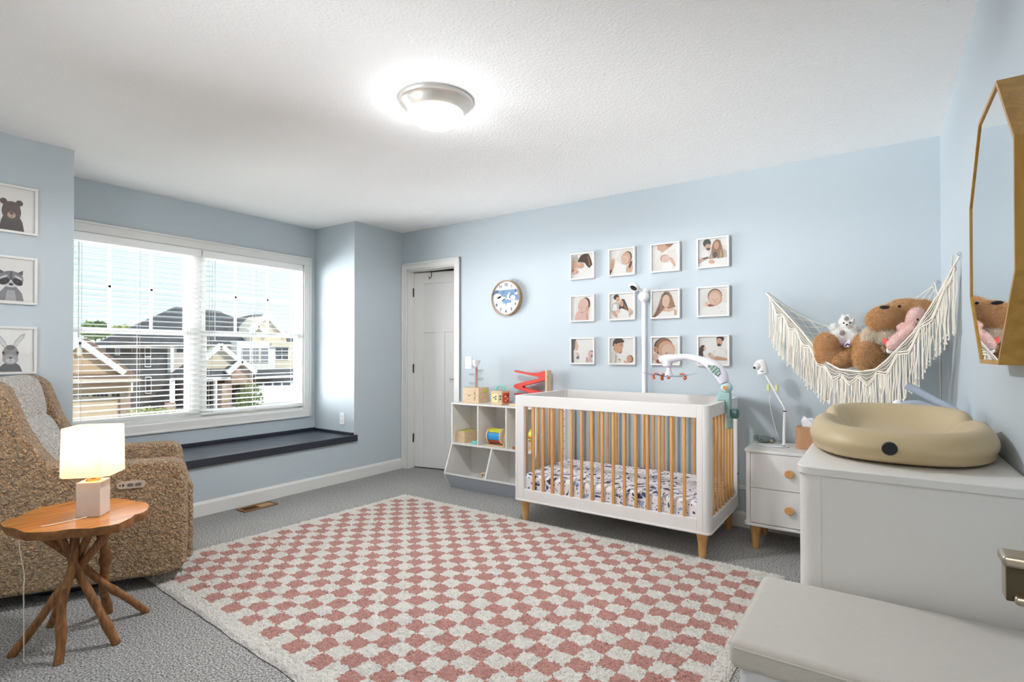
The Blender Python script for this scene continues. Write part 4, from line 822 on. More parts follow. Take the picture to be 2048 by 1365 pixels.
AR = [('brown bear cub', 2.149, [('b',.2,.80,.07,.06),('b',.78,.80,.07,.06)][:0]+[('d',[(.24,.0),(.28,.22),(.34,.36),(.66,.36),(.74,.22),(.78,.0)]),('b',.5,.44,.21,.23),('b',.33,.66,.08,.07),('b',.67,.66,.08,.07),('d',.33,.66,.045,.04),('d',.67,.66,.045,.04),('b',.5,.54,.19,.14),('t',.5,.36,.09,.075),('k',.5,.40,.045,.03),('d',.5,.33,.008,.035),('k',.42,.49,.022,.022),('k',.58,.49,.022,.022)]),
      ('masked raccoon', 1.744, [('g',[(.22,.02),(.26,.2),(.38,.34),(.62,.34),(.74,.2),(.78,.02)]),('m',[(.38,.02),(.42,.26),(.58,.26),(.62,.02)]),('G',[(.25,.62),(.24,.74),(.38,.66)]),('G',[(.75,.62),(.76,.74),(.62,.66)]),('g',.5,.52,.27,.19),('l',.5,.42,.2,.09),('k',.36,.46,.12,.075,25),('k',.64,.46,.12,.075,-25),('l',.34,.56,.1,.025,25),('l',.66,.56,.1,.025,-25),('l',.5,.40,.07,.06),('k',.5,.40,.05,.03),('G',[(.47,.5),(.53,.5),(.52,.7),(.48,.7)]),('k',.37,.47,.02,.02),('l',.375,.475,.006,.006),('l',.635,.475,.006,.006)]),
      ('long eared rabbit', 1.343, [('G',[(.24,.0),(.3,.14),(.38,.2),(.62,.2),(.7,.14),(.76,.0)]),('m',[(.42,.5),(.30,.62),(.18,.82),(.17,.9),(.26,.86),(.38,.72),(.46,.55)]),('l',[(.40,.54),(.30,.66),(.20,.83),(.22,.86),(.34,.74),(.42,.6)]),('m',[(.56,.5),(.66,.62),(.80,.82),(.81,.9),(.72,.86),(.60,.72),(.53,.55)]),('l',[(.58,.54),(.68,.66),(.78,.83),(.76,.86),(.64,.74),(.56,.6)]),('g',.5,.42,.17,.20),('m',.5,.29,.17,.12),('G',.5,.56,.1,.06),('k',.35,.44,.03,.035),('k',.65,.44,.03,.035),('l',.5,.26,.1,.06),('G',.5,.32,.04,.02),('G',.5,.26,.006,.04)])]
for nm, ztop, shp in AR:
    y1_ = .992; w, h = .228, .274; y0_ = y1_-w; z0 = ztop-h
    t = thing('art_frame', 'white framed animal print of a '+nm+' on the left wall', 'art print', (XL, y0_+w/2, z0), group='animal prints beside the window')
    bm = BM(); fw = .014; x1_ = XL+.022
    for b in ((y0_, y1_, ztop-fw, ztop), (y0_, y1_, z0, z0+fw), (y0_, y0_+fw, z0+fw, ztop-fw), (y1_-fw, y1_, z0+fw, ztop-fw)): box(bm, XL+.001, x1_, *b)
    box(bm, XL+.001, XL+.008, y0_+fw, y1_-fw, z0+fw, ztop-fw)
    obj('frame', bm, mat('silver white frame', (222,220,216), .35), t, bevel=.0015)
    picture('art_print', shp, V((XL+.009, y0_+fw, z0+fw)), V((0, w-2*fw, 0)), V((0, 0, h-2*fw)), V((1, 0, 0)), PM2, t)
    quick('glazing', (XL+.0165, XL+.0185, y0_+fw, y1_-fw, z0+fw, ztop-fw), PICGLASS, t, smooth=False)

# ================================================================ BABY MONITOR ON ITS WALL STAND
t = thing('baby_monitor', 'white baby monitor camera on a tall thin pole against the wall behind the crib', 'camera', (-1.468, 3.885, 0))
bm = BM(); prism(bm, [(x, y, .012) for x, y in rrect(-1.468, 3.887, .030, .022, .008)], (0, 0, 1.60)); obj('pole', bm, WHITE2, t)
quick('base', (-1.55, -1.39, 3.87, 3.90, 0, .012), WHITE2, t, bevel=.003)
bm = BM(); ball(bm, (-1.462, 3.868, 1.618), (.042, .034, .040), seg=24); ball(bm, (-1.455, 3.87, 1.66), (.036, .03, .022), seg=20); h_ = obj('housing', bm, WHITE2, t)
bm = BM(); cyl(bm, (-1.468, 3.85, 1.655), (-1.50, 3.81, 1.685), .012); obj('neck', bm, WHITE2, t)
hd = V((-1.508, 3.80, 1.690)); ax = V((-.25, -.55, -.8)).normalized(); Q = V((0,0,1)).rotation_difference(ax); M = Matrix.Translation(hd) @ Q.to_matrix().to_4x4()
bm = BM(); lathe(bm, [(.002, -.022), (.026, -.019), (.040, -.006), (.044, .004), (.040, .013), (.034, .016), (.002, .016)], (0,0,0), 32, M); hd_ = obj('camera_head', bm, WHITE2, t)
bm = BM(); lathe(bm, [(.027, .0155), (.027, .019), (.016, .021), (.002, .022)], (0,0,0), 28, M); obj('lens', bm, mat('black lens', (12,12,14), .08), hd_)

# ================================================================ ARMCHAIR (local frame: x = forward, y = towards its far side)
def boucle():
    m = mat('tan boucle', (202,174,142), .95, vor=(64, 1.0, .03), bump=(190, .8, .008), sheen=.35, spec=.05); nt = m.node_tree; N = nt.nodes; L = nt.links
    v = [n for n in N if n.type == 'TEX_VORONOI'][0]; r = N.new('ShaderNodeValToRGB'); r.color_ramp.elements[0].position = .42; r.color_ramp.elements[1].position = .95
    r.color_ramp.elements[0].color = lin((216,180,140)); r.color_ramp.elements[1].color = lin((168,128,90)); L.new(v.outputs['Distance'], r.inputs['Fac']); L.new(r.outputs['Color'], N['Principled BSDF'].inputs['Base Color']); return m  # crevices between curls coloured darker, shade put into the fabric colour
BOU = boucle(); BOU_LIT = mat('window lit boucle', (242,234,224), .95, vor=(64, 1.0, .03), bump=(190, .6, .006), sheen=.4, spec=.05)  # paler copy for the cushions, window light put into the colour
ch = thing('armchair', 'tan boucle wingback recliner armchair under the animal prints', 'armchair', (-2.945, 1.31, 0), atan2(.872, .49))
def side(t0, t1, ds, name):
    prof = [(0.0,.10),(.004,.3),(0,.56),(-.012,.615),(-.05,.643),(-.30,.645),(-.50,.645),(-.555,.668),(-.605,.74),(-.65,.83),(-.685,.93),(-.715,1.02),(-.76,1.062),(-.83,1.07),(-.875,1.03),(-.895,.90),(-.905,.60),(-.90,.10),(-.87,.065),(-.06,.065)]
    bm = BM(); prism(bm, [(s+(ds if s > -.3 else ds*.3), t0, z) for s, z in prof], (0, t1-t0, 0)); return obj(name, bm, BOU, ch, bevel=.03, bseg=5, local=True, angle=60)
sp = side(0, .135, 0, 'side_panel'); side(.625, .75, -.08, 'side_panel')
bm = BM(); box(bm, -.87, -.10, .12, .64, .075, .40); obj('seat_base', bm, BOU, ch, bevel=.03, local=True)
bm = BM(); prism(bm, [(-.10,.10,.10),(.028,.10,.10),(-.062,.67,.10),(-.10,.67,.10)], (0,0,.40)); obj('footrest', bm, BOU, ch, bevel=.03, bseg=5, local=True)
def cushion(name, c, h, rot, m, bulge=.03):
    bm = BM(); n = 12; r = []
    for i in range(n+1):
        for j in range(n+1):
            pass
    bmesh.ops.create_cube(bm, size=2); bmesh.ops.subdivide_edges(bm, edges=bm.edges[:], cuts=7, use_grid_fill=True)
    for v in bm.verts:
        x, y, z = v.co; 
        k = (abs(x)**4+abs(y)**4+abs(z)**4)**.25
        v.co = V((x/k*h[0], y/k*h[1], z/k*h[2]))
    M = Matrix.Translation(V(c)) @ Matrix.Rotation(rot, 4, 'Y'); bmesh.ops.transform(bm, matrix=M, verts=bm.verts)
    return obj(name, bm, m, ch, local=True, sub=1)
cushion('seat_cushion', (-.40, .39, .45), (.30, .265, .085), 0, BOU_LIT)
cushion('back_cushion', (-.725, .39, .68), (.10, .262, .19), radians(-20), BOU_LIT)
cushion('head_pillow', (-.815, .39, .935), (.10, .262, .135), radians(-12), BOU_LIT)
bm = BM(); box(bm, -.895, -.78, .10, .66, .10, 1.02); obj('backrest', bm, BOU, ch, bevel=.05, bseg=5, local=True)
bm = BM(); lathe(bm, [(.24, 0), (.25, .01), (.24, .03), (.10, .045), (.09, .085)], (-.52, .38, 0), 32); box(bm, -.80, -.25, .06, .66, .045, .07); obj('base', bm, BLACK, ch, local=True)
bm = BM(); prism(bm, [(x, -.006, z) for x, z in rrect(-.230, .537, .118, .036, .017)], (0, .01, 0)); cpn = obj('control_panel', bm, mat('brushed panel', (196,180,166), .4), sp, local=True, bevel=.001)
for x, w_, h_ in ((-.200, .026, .016), (-.233, .026, .016), (-.262, .006, .012), (-.275, .005, .009)):
    bm = BM(); prism(bm, [(a, -.0085, b) for a, b in rrect(x, .537, w_, h_, min(w_, h_)*.49)], (0, .004, 0)); obj('button', bm, mat('panel button', (120,104,92), .5) if w_ > .02 else BLACK, cpn, local=True)

# ================================================================ LIVE EDGE SIDE TABLE, LAMP
TZ = .52
HONEY = wood('honey wood', (214,142,50), (184,108,32), 1, 5, .22, coat=.5); BARK = mat('bark edge', (158,104,52), .7, bump=(60, .8, .008), var=(30, (110,66,30), .2)); STICK = wood('stick wood', (158,108,62), (112,70,36), 2, 9, .6)
tb = thing('side_table', 'rustic side table with a live edge wooden top on crossed branch legs', 'side table', (-2.76, .83, 0))
outl = [zp(x/3.79, 980+y/3.79, TZ) for x, y in ((0,258),(60,222),(130,205),(200,178),(250,152),(330,128),(420,110),(500,95),(570,85),(640,68),(700,62),(800,64),(880,66),(950,72),(1010,84),(1060,90),(1110,98),(1132,122),(1118,150),(1085,172),(1020,190),(990,215),(900,258),(830,272),(760,282),(690,293),(620,296),(550,297),(480,305),(400,318),(320,322),(250,324),(180,322),(140,305),(110,292),(30,284))]
cen = sum(outl, V())/len(outl)
bm = BM(); n = len(outl); random.seed(5)
tp = [bm.verts.new(p) for p in outl]; r2 = [bm.verts.new(cen+(p-cen)*1.012+V((random.uniform(-.004,.004), random.uniform(-.004,.004), -.012))) for p in outl]; r3 = [bm.verts.new(cen+(p-cen)*.985+V((random.uniform(-.006,.006), random.uniform(-.006,.006), -.034))) for p in outl]
f = bm.faces.new(tp); f.material_index = 0
for a, b in ((tp, r2), (r2, r3)):
    for k in range(n): f = bm.faces.new((a[k], a[(k+1)%n], b[(k+1)%n], b[k])); f.material_index = 1
f = bm.faces.new(r3[::-1]); f.material_index = 1
obj('table_top', bm, [HONEY, BARK], tb, angle=50)
def stick(a, b, r0, r1, knots, seed):
    random.seed(seed); A0 = zp(a[0]/3.79, 980+a[1]/3.79, 0.0); B0 = zp(b[0]/3.79, 980+b[1]/3.79, TZ-.036); d = B0-A0
    s1 = d.cross(V((0,0,1))).normalized(); s2 = d.cross(s1).normalized(); pts = []; rad = []; N_ = 16
    for i in range(N_+1):
        q = i/N_; w = .010*sin(q*7+seed)*sin(pi*q); pts.append(A0+d*q+s1*w+s2*w*.6)
        r_ = r0+(r1-r0)*q
        for kq, kr in knots: r_ += kr*math.exp(-((q-kq)/.035)**2)
        rad.append(r_*random.uniform(.95, 1.05))
    pts[0].z = 0.001; bm = BM(); tube(bm, pts, rad, 12); return obj('leg', bm, STICK, tb, angle=70)
stick((78,1270),(860,262),.0155,.0165,[(.45,.004)],1); stick((440,1325),(572,285),.0155,.015,[(.22,.008)],2); stick((378,1040),(690,300),.015,.014,[(.2,.004)],3)
stick((885,1170),(430,310),.0165,.014,[(.16,.006)],4); stick((1115,930),(270,318),.0145,.0155,[(.3,.003)],5); stick((820,935),(760,270),.018,.017,[(.1,.004),(.62,.009)],6)

LB = V((-2.685, .838, TZ)); la = atan2(.75, .66)      # lamp turned with the chair
lamp = thing('table_lamp', 'lit table lamp with square white shade on a white marble block', 'lamp', LB, la)
MARB = mat('white marble', (226,216,206), .25, var=(6, (206,190,176), .25))
bm = BM(); box(bm, -.043, .043, -.043, .043, 0, .142); obj('base', bm, MARB, lamp, local=True, bevel=.003)
bm = BM(); cyl(bm, (0,0,.142), (0,0,.150), .026, .022); cyl(bm, (0,0,.148), (0,0,.20), .008); obj('neck', bm, BRASS, lamp, local=True)
def shade_ring(h, ch_, z): return [(x, y, z) for x, y in ((h,h-ch_),(h-ch_,h),(-h+ch_,h),(-h,h-ch_),(-h,-h+ch_),(-h+ch_,-h),(h-ch_,-h),(h,-h+ch_))]
m = bpy.data.materials.new('lamp linen'); m.use_nodes = True; nt = m.node_tree; nt.nodes.clear()
o_ = nt.nodes.new('ShaderNodeOutputMaterial'); a_ = nt.nodes.new('ShaderNodeBsdfDiffuse'); b_ = nt.nodes.new('ShaderNodeBsdfTranslucent'); x_ = nt.nodes.new('ShaderNodeMixShader')
a_.inputs['Color'].default_value = lin((246,236,222)); b_.inputs['Color'].default_value = lin((255,244,226)); x_.inputs['Fac'].default_value = .5
nt.links.new(a_.outputs[0], x_.inputs[1]); nt.links.new(b_.outputs[0], x_.inputs[2]); nt.links.new(x_.outputs[0], o_.inputs[0])
bm = BM(); a = [bm.verts.new(p) for p in shade_ring(.085, .022, .366)]; b = [bm.verts.new(p) for p in shade_ring(.088, .023, .170)]
for k in range(8): bm.faces.new((a[k], a[(k+1)%8], b[(k+1)%8], b[k]))
sh = obj('shade', bm, m, lamp, local=True, smooth=False)
bm = BM(); ball(bm, (0,0,.262), (.028,.028,.036), seg=16); cyl(bm, (0,0,.2), (0,0,.232), .014); obj('bulb', bm, mat('lit bulb', (255,214,160), .4, emit=7.0), lamp, local=True)
bm = BM(); tube(bm, spline([(0,-.05,.004), (-.05,-.10,.004), (-.10,-.14,.004), (-.145,-.155,.004)], 6)[:14], .0022, 6); obj('cord', bm, mat('clear cord', (226,214,196), .3), lamp, local=True)
t = thing('lamp_cord', 'clear lamp cord hanging from the table edge down to the carpet', 'cord', (-2.84, .62, 0))
pc = [zp(145/3.79, 980+380/3.79, .47)]; 
for (x, y, z) in ((150,450,.40),(170,560,.31),(185,660,.22),(178,760,.13),(180,860,.05),(183,925,.004)):
    d = ray(x/3.79, 980+y/3.79); k = (z-EYE)/d.z; q = V((pc[0].x, pc[0].y, z)); k2 = (q-EYEP).dot(_f); pc.append(EYEP+d*(k2/d.dot(_f)))
pc[-1].z = .004
bm = BM(); tube(bm, spline(pc, 5), .0022, 6); obj('cord', bm, mat('clear cord', (226,214,196), .3), t)

# ================================================================ HAMMOCK
HA, HB, HC = V((-.625, 3.898, 1.594)), V((.283, 2.968, 1.611)), V((.280, 3.905, 1.598))
he = V((HB.x-HA.x, HB.y-HA.y, 0)); HL = he.length; he.normalize(); hn = V((-he.y, he.x, 0))     # hn points to the corner
def hp(px, py, off=0):
    d = ray(px, py); k = ((HA-EYEP).dot(hn)+off)/d.dot(hn); return EYEP+d*k, k
edge = [(0,1.594),(.067,1.54),(.20,1.438),(.323,1.335),(.432,1.235),(.53,1.14),(.632,1.100),(.768,1.092),(.865,1.105),(.93,1.150),(1.004,1.215),(1.082,1.286),(1.157,1.384),(1.215,1.466),(1.269,1.552),(1.303,1.611)]
low = [(.04,1.30),(.10,1.215),(.149,1.176),(.25,1.11),(.385,1.010),(.528,.915),(.704,.885),(.85,.89),(.98,.93),(1.093,1.03),(1.163,1.135),(1.229,1.225),(1.262,1.275),(1.29,1.29)]
def interp(tab, s):
    if s <= tab[0][0]: return tab[0][1]
    for (a, za), (b, zb) in zip(tab, tab[1:]):
        if s <= b: return za+(zb-za)*(s-a)/(b-a)
    return tab[-1][1]
def fp(s, z=None, out=0): 
    p = HA+he*s-hn*out; p.z = interp(edge, s) if z is None else z; return p
COT = mat('cream cotton cord', (238,231,218), .9, bump=(420, .4, .002)); COTW = mat('macrame weave', (236,228,214), .9, vor=(120, 1.0, .01))
hm = thing('toy_hammock', 'cream macrame toy hammock with long fringe hung across the room corner', 'hammock', ((HA+HB)/2*1.0).xyz)
bm = BM(); tube(bm, [fp(s) for s in [HL*k/60 for k in range(61)]], [.0045]*61, 8); obj('front_rope', bm, COT, hm)
def zig(s): ph = (s/.118) % 1.0; return .032+.048*(abs(ph-.5)*2 if True else 0)
ss = [.05+(1.285-.05)*k/209 for k in range(210)]
def bz(s): return zig(s)*max(.25, min(1, (s-.02)/.1, (1.303-s)/.05))
bm = BM()
for f_ in (.14, .28, .42, .56, .70, .85): tube(bm, [fp(s, interp(edge, s)-bz(s)*f_, .002) for s in ss], .0022, 5, flat=.7)
for k in range(104):
    for sg in (1, -1):
        s0 = .055+k*.0117; q = [fp(s0+sg*.018*t_, interp(edge, s0+sg*.018*t_)-bz(s0+sg*.018*t_)*(.5+t_*.48), 0) for t_ in (-1, -.5, 0, .5, 1) if .05 < s0+sg*.018*t_ < 1.285]
        if len(q) > 2: tube(bm, q, .0019, 5)
obj('macrame_band', bm, COTW, hm)
bm = BM()
for dd in (0, .012): tube(bm, [fp(s, interp(edge, s)-(zig(s)-dd)*max(.25, min(1, (s-.02)/.1, (1.303-s)/.05)), .006) for s in ss], .003, 6)
for k in range(10):
    s0 = .08+k*.118
    for dz in (.3, .55, .8): tube(bm, [fp(s0+x, interp(edge, s0+x)-zig(s0+x)*dz, .005) for x in (0, .03, .059, .088, .118)], .0018, 5)
obj('braid', bm, COT, hm)
bm = BM(); random.seed(11); N_ = 235
for k in range(N_):
    s = .045+(1.288-.045)*k/(N_-1)+random.uniform(-.003, .003); z0 = interp(edge, s)-zig(s)*max(.25, min(1, (s-.02)/.1, (1.303-s)/.05))+.004; z1 = interp(low, s)+random.uniform(-.018, .012)
    if z1 > z0-.03: z1 = z0-.03
    o0 = random.uniform(-.004, .006); o1 = o0+random.uniform(-.008, .012); ds = random.uniform(-.010, .010); w = random.uniform(-.004, .004)
    q = [fp(s, z0, o0), fp(s+ds*.3+w, z0*.66+z1*.34, o0), fp(s+ds*.7-w, z0*.33+z1*.67, o1), fp(s+ds, z1+.012, o1), fp(s+ds+random.uniform(-.004,.004), z1, o1+.003)]
    r_ = random.uniform(.0019, .0028); tube(bm, q, [r_, r_, r_, r_*1.1, r_*1.9], 5)
obj('fringe', bm, COT, hm)['kind'] = 'stuff'
bm = BM()
def rear(u):       # rear rim: along the crib wall from the left hook to the corner, then along the mirror wall
    if u < .62:
        q = u/.62; p = HA.lerp(HC, q); p.z -= .25*sin(pi*q); p.y = 3.88; return p
    q = (u-.62)/.38; p = HC.lerp(HB, q); p.z -= .16*sin(pi*q); p.x = .262; return p
def net(u, v):
    a = fp(HL*u); b = rear(u); p = a.lerp(b, v); p.z = a.z+(b.z-a.z)*v - .10*sin(pi*v)*sin(pi*u)**.5; return p
tube(bm, [rear(k/50) for k in range(51)], .003, 6)
for k in range(-8, 22):
    for sgn in (1, -1):
        q = []
        for i in range(17):
            v = i/16; u = k*.06+ (v*.30 if sgn > 0 else .30-v*.30)
            if .02 <= u <= .985: q.append(net(u, v))
        if len(q) > 2: tube(bm, q, .0022, 5)
obj('net', bm, COT, hm)
for p, q in ((HA, (0, .017, 0)), (HC, (.010, .008, 0)), (HB, (.008, 0, 0))):
    bm = BM(); q = V(q); tube(bm, [p+q, p, p+V((0, 0, -.004))], .0022, 6); tube(bm, [p+V((.006*cos(a), -.002, .006*sin(a)+.004)) for a in [k*pi/6 for k in range(10)]], .0015, 6)
    tag(obj('wall_hook', bm, CHROME), {0: 'small metal hook left of the hammock on the crib wall', 1: 'small metal hook in the room corner behind the hammock', 2: 'small metal hook beside the gold mirror holding the hammock'}[[HA, HC, HB].index(p)], 'hook')
bm = BM(); tube(bm, [V((XR-.006, YB-.006, 1.36)), V((XR-.006, YB-.006, 0.9)), V((XR-.006, YB-.006, .12))], .003, 6); tag(obj('corner_cord', bm, COT), 'thin white cord hanging straight down the room corner below the hammock', 'cord')

# ---------------------------------------------------------------- plush animals in the hammock
FUR = mat('honey brown plush', (228,186,132), .95, bump=(110, .6, .006), var=(26, (208,162,108), .25), sheen=.6, spec=.05); FURC = mat('cream plush', (255,244,226), .95, bump=(110, 1.0, .012), sheen=.5, spec=.05)
PINK = mat('pink plush', (246,214,208), .95, bump=(200, .7, .005), sheen=.5, spec=.05); SNOW = mat('white plush', (250,248,244), .95, bump=(140, .9, .008), sheen=.4, spec=.05); GREYS = mat('grey plush patch', (186,180,172), .95)
def blobs(bm, lst, seg=18):
    for px, py, off, rx, ry, rz, rot in lst:   # radii in photo pixels at that depth: across, up, deep; rot in degrees about the view axis
        p, k = hp(px, py, off); s = k/F_PX; d = (p-EYEP).normalized()
        X = _r; Z = V((0,0,1)); Y = Z.cross(X); a = radians(rot); X2 = X*cos(a)+Z*sin(a); Z2 = Z*cos(a)-X*sin(a)
        M = Matrix((X2, Y, Z2)).transposed().to_4x4(); M.translation = p
        bmesh.ops.create_uvsphere(bm, u_segments=seg, v_segments=12, radius=1, matrix=M @ Matrix.Diagonal((rx*s, rz*s, ry*s, 1)))
def eye(px, py, off, r, m, name, par, flat=.6):
    bm = BM(); blobs(bm, [(px, py, off, r if not isinstance(r, tuple) else r[0], r if not isinstance(r, tuple) else r[1], r*flat if not isinstance(r, tuple) else r[0]*flat, 0)], 12); return obj(name, bm, m, par)
p0, _k = hp(1740, 700, .2)
bear = thing('teddy_bear', 'big honey brown teddy bear lying on its back in the hammock', 'plush toy', p0)
bm = BM()
blobs(bm, [(1812,632,.26,44,31,36,-4),(1830,628,.28,34,26,32,0),(1788,650,.24,40,20,28,0),(1755,692,.22,44,28,34,-10),(1715,710,.20,30,18,26,-12),(1852,613,.30,14,12,8,0)])
bb = furry(plush('body', bm, FUR, bear, vox=.009, amp=.006, nscale=.03, smooth_it=3), 26000, .017)
bm = BM(); blobs(bm, [(1770,638,.11,33,25,25,8)]); furry(plush('muzzle', bm, FUR, bear, vox=.008, amp=.006, nscale=.03, smooth_it=3), 9000, .014)
bm = BM(); blobs(bm, [(1653,694,.04,20,27,20,8),(1660,716,.05,27,19,20,-28),(1684,720,.08,24,15,20,10)]); furry(plush('leg', bm, FUR, bear, vox=.008, amp=.006, nscale=.03, smooth_it=3), 12000, .016)
bm = BM(); blobs(bm, [(1735,713,.03,26,29,14,-8),(1742,700,.10,22,22,22,0)]); furry(plush('leg', bm, FUR, bear, vox=.008, amp=.006, nscale=.03, smooth_it=3), 10000, .015)
bm = BM(); blobs(bm, [(1754,674,.10,24,17,16,-14),(1776,673,.11,18,11,14,-10)]); furry(plush('chest_patch', bm, FURC, bear, vox=.008, amp=.010, nscale=.025), 7000, .026)
eye(1769, 615, .035, (10, 3.6), BLACK, 'nose', bear, .5); eye(1799, 613, .13, (3.6, 2.6), BLACK, 'eye', bear)
p0, _k = hp(1800, 665, .08)
pk = thing('pink_plush', 'slim pink plush animal leaning on the teddy bear in the hammock', 'plush toy', p0)
bm = BM(); blobs(bm, [(1832,632,.10,15,17,14,-30),(1818,640,.09,6,8,5,0),(1842,640,.12,10,9,9,0),(1822,657,.085,9,9,9,40),(1810,668,.075,13,11,11,40),(1797,680,.065,15,13,12,42),(1787,689,.06,13,12,11,42),(1808,652,.09,12,6.5,6,18),(1800,655,.09,6,6,6,0)])
furry(plush('body', bm, PINK, pk, vox=.006, amp=.003, nscale=.02), 9000, .005); eye(1835.5, 639.5, .062, (2.2, 2.4), BLACK, 'eye', pk)
bm = BM(); q = [hp(x, y, .035)[0] for x, y in ((1766,676),(1775,680),(1783,692),(1779,696),(1769,690),(1765,683))]; prism(bm, q, hn*.004); obj('tag', bm, mat('red tag', (214,72,66), .6), pk)
p0, _k = hp(1690, 675, .2)
gf = thing('spotted_plush', 'small white plush animal with grey spots sitting behind the teddy bear leg', 'plush toy', p0)
bm = BM(); blobs(bm, [(1693,645,.22,14,13,12,0),(1694,651,.20,9,7,8,0),(1684,668,.24,22,14,16,20),(1672,678,.24,18,16,16,10),(1700,672,.22,18,15,14,-20),(1712,672,.21,9,5.5,6,-20),(1668,655,.25,9,8,7,20),(1711,655,.24,7,5,5,-30),(1686,634,.22,3,6,3,10),(1696,634,.22,2.4,5.5,3,0),(1706,640,.22,2.4,5,3,-20),(1705,684,.20,10,8,8,0)])
furry(plush('body', bm, SNOW, gf, vox=.005, amp=.003, nscale=.02, smooth_it=2), 9000, .006)
for px, py, r_ in ((1684.5,666,6),(1674,680,4.5),(1693,637.5,5)): eye(px, py, .155 if py > 650 else .165, r_, GREYS, 'spot', gf, .3)
for px, py in ((1687.5,646.5),(1700,646)): eye(px, py, .155, 1.8, BLACK, 'eye', gf)
eye(1693.5, 650, .145, (2.2, 1.6), BLACK, 'nose', gf)
p0, _k = hp(1688, 688, .14)
lv = thing('lilac_pillow', 'lilac plush with a white and purple tag between teddy and spotted animal', 'plush toy', p0)
bm = BM(); blobs(bm, [(1680,688,.15,13,10,10,0),(1692,690,.15,12,8,8,0)]); plush('body', bm, mat('lilac plush', (222,200,214), .9), lv, vox=.006, amp=.003)
bm = BM(); q = [hp(x, y, .105)[0] for x, y in ((1697,678),(1701,681),(1698,694),(1687,695),(1690,688))]; prism(bm, q, hn*.003); tg = obj('tag', bm, WHITE2, lv)
bm = BM(); q = [hp(x, y, .103)[0] for x, y in ((1689,692),(1694,687),(1699,689),(1698,692),(1694,690),(1691,694))]; prism(bm, q, hn*.002); obj('print', bm, mat('purple print', (90,60,140), .6), tg)
p0, _k = hp(1768, 705, .08)
tn = thing('speckled_plush', 'tan speckled plush tucked between the teddy foot and the hammock rim', 'plush toy', p0)
bm = BM(); blobs(bm, [(1768,704,.10,11,16,9,10)]); plush('body', bm, mat('speckled plush', (190,160,124), .95, var=(60, (130,98,66), .12)), tn, vox=.006, amp=.003)
p0, _k = hp(1785, 700, .07)
stp = thing('striped_plush', 'white and navy striped cloth toy below the pink plush', 'plush toy', p0)
bm = BM(); blobs(bm, [(1786,700,.085,14,10,8,12)]); plush('body', bm, SNOW, stp, vox=.006, amp=.001)
for k in range(2): bm = BM(); tube(bm, [hp(x, y+k*8, .028)[0] for x, y in ((1776,699),(1785,701),(1797,698))], .0012, 6); obj('stripe', bm, NAVY, stp)

# ================================================================ OUTSIDE: HOUSES ACROSS THE STREET
GZ = -2.9
bm = BM(); box(bm, -120, -20, 0, 120, GZ-.2, GZ); struct('ground', bm, mat('concrete drive', (206,207,206), .95, var=(3, (194,195,195), .3)))
bm = BM(); box(bm, -32, -22, 0, 120, GZ, GZ+.02); struct('street', bm, mat('asphalt', (110,108,106), .9))
SID = mat('tan siding', (206,176,140), .8); SHB = mat('brown shingles', (150,120,98), .9, var=(8, (122,96,80), .3)); TANW = mat('tan trim', (236,222,198), .6); STONE = mat('stone veneer', (200,178,160), .9, var=(2.2, (164,134,118), .2)); GSID = mat('charcoal siding', (92,92,92), .85); GSH = mat('grey shingles', (90,88,88), .9, var=(6, (74,73,74), .3)); CRM = mat('cream siding', (226,212,186), .8); XW = mat('exterior white', (246,244,238), .6); XG = mat('dark window glass', (58,62,70), .15); XGL = mat('window with curtain', (150,150,154), .4); DRK = mat('painted porch shade', (70,60,54), .9); TANDOOR = mat('tan garage door', (222,196,164), .7)
def ex(px, py, X): return xp(px, py, X)
def slab_(name, pts, m, par, d=.3, X=None):
    bm = BM(); prism(bm, [ex(p[0], p[1], p[2] if len(p) > 2 else X) for p in pts], (-d, 0, 0)); return obj(name, bm, m, par, smooth=False)
def rect_(name, x0, x1, y0, y1, X, m, par, d=.15): return slab_(name, [(x0,y0),(x1,y0),(x1,y1),(x0,y1)], m, par, d, X)
def strip(name, a, b, w, X, m, par, d=.25):
    A = ex(*a, X); B = ex(*b, X); t = (B-A).normalized(); n = V((0, -t.z, t.y))*w/2
    bm = BM(); prism(bm, [A+n, B+n, B-n, A-n], (-d, 0, 0)); return obj(name, bm, m, par, smooth=False)
def gwin(x0, x1, y0, y1, X, par, nx=1, ny=1, g=XG):
    f = rect_('window', x0, x1, y0, y1, X, XW, par, .12); mx, my = (x1-x0)*.10/nx**.5, (y1-y0)*.06
    for i in range(nx):
        for j in range(ny):
            a = x0+mx+(x1-x0-mx)*i/nx; b = x0+(x1-x0-mx)*(i+1)/nx; c = y0+my+(y1-y0-my)*j/ny; e_ = y0+(y1-y0-my)*(j+1)/ny
            rect_('pane', a, b, c, e_, X+.03, g, f, .05)
    return f
XT, XM = -34.0, -44.0
h1 = thing('house', 'tan gabled garage house with brown roof seen at the left through the window', 'house', (XT-3, 4, GZ))
slab_('wall', [(40,860),(40,752),(159.5,688),(246,748),(258,762),(258,860)], SID, h1, 8, XT)
slab_('roof', [(159.5,680,XT-.2),(175,677,XT-1.5),(282,757,XT+.4),(250,749,XT+.1)], SHB, h1, .5)
slab_('roof', [(159.5,680,XT-.2),(140,684,XT-1.5),(30,757,XT+.4),(70,749,XT+.1)], SHB, h1, .5)
slab_('roof', [(60,748,XT+.1),(250,748,XT+.1),(280,759,XT+1.1),(30,761,XT+1.1)], SHB, h1, .2)
slab_('fascia', [(30,760),(283,758),(283,763),(30,766)], TANW, h1, .2, XT+1.15)
slab_('soffit', [(30,766,XT+1.0),(281,763,XT+1.0),(262,766,XT+.05),(30,770,XT+.05)], TANW, h1, .1)
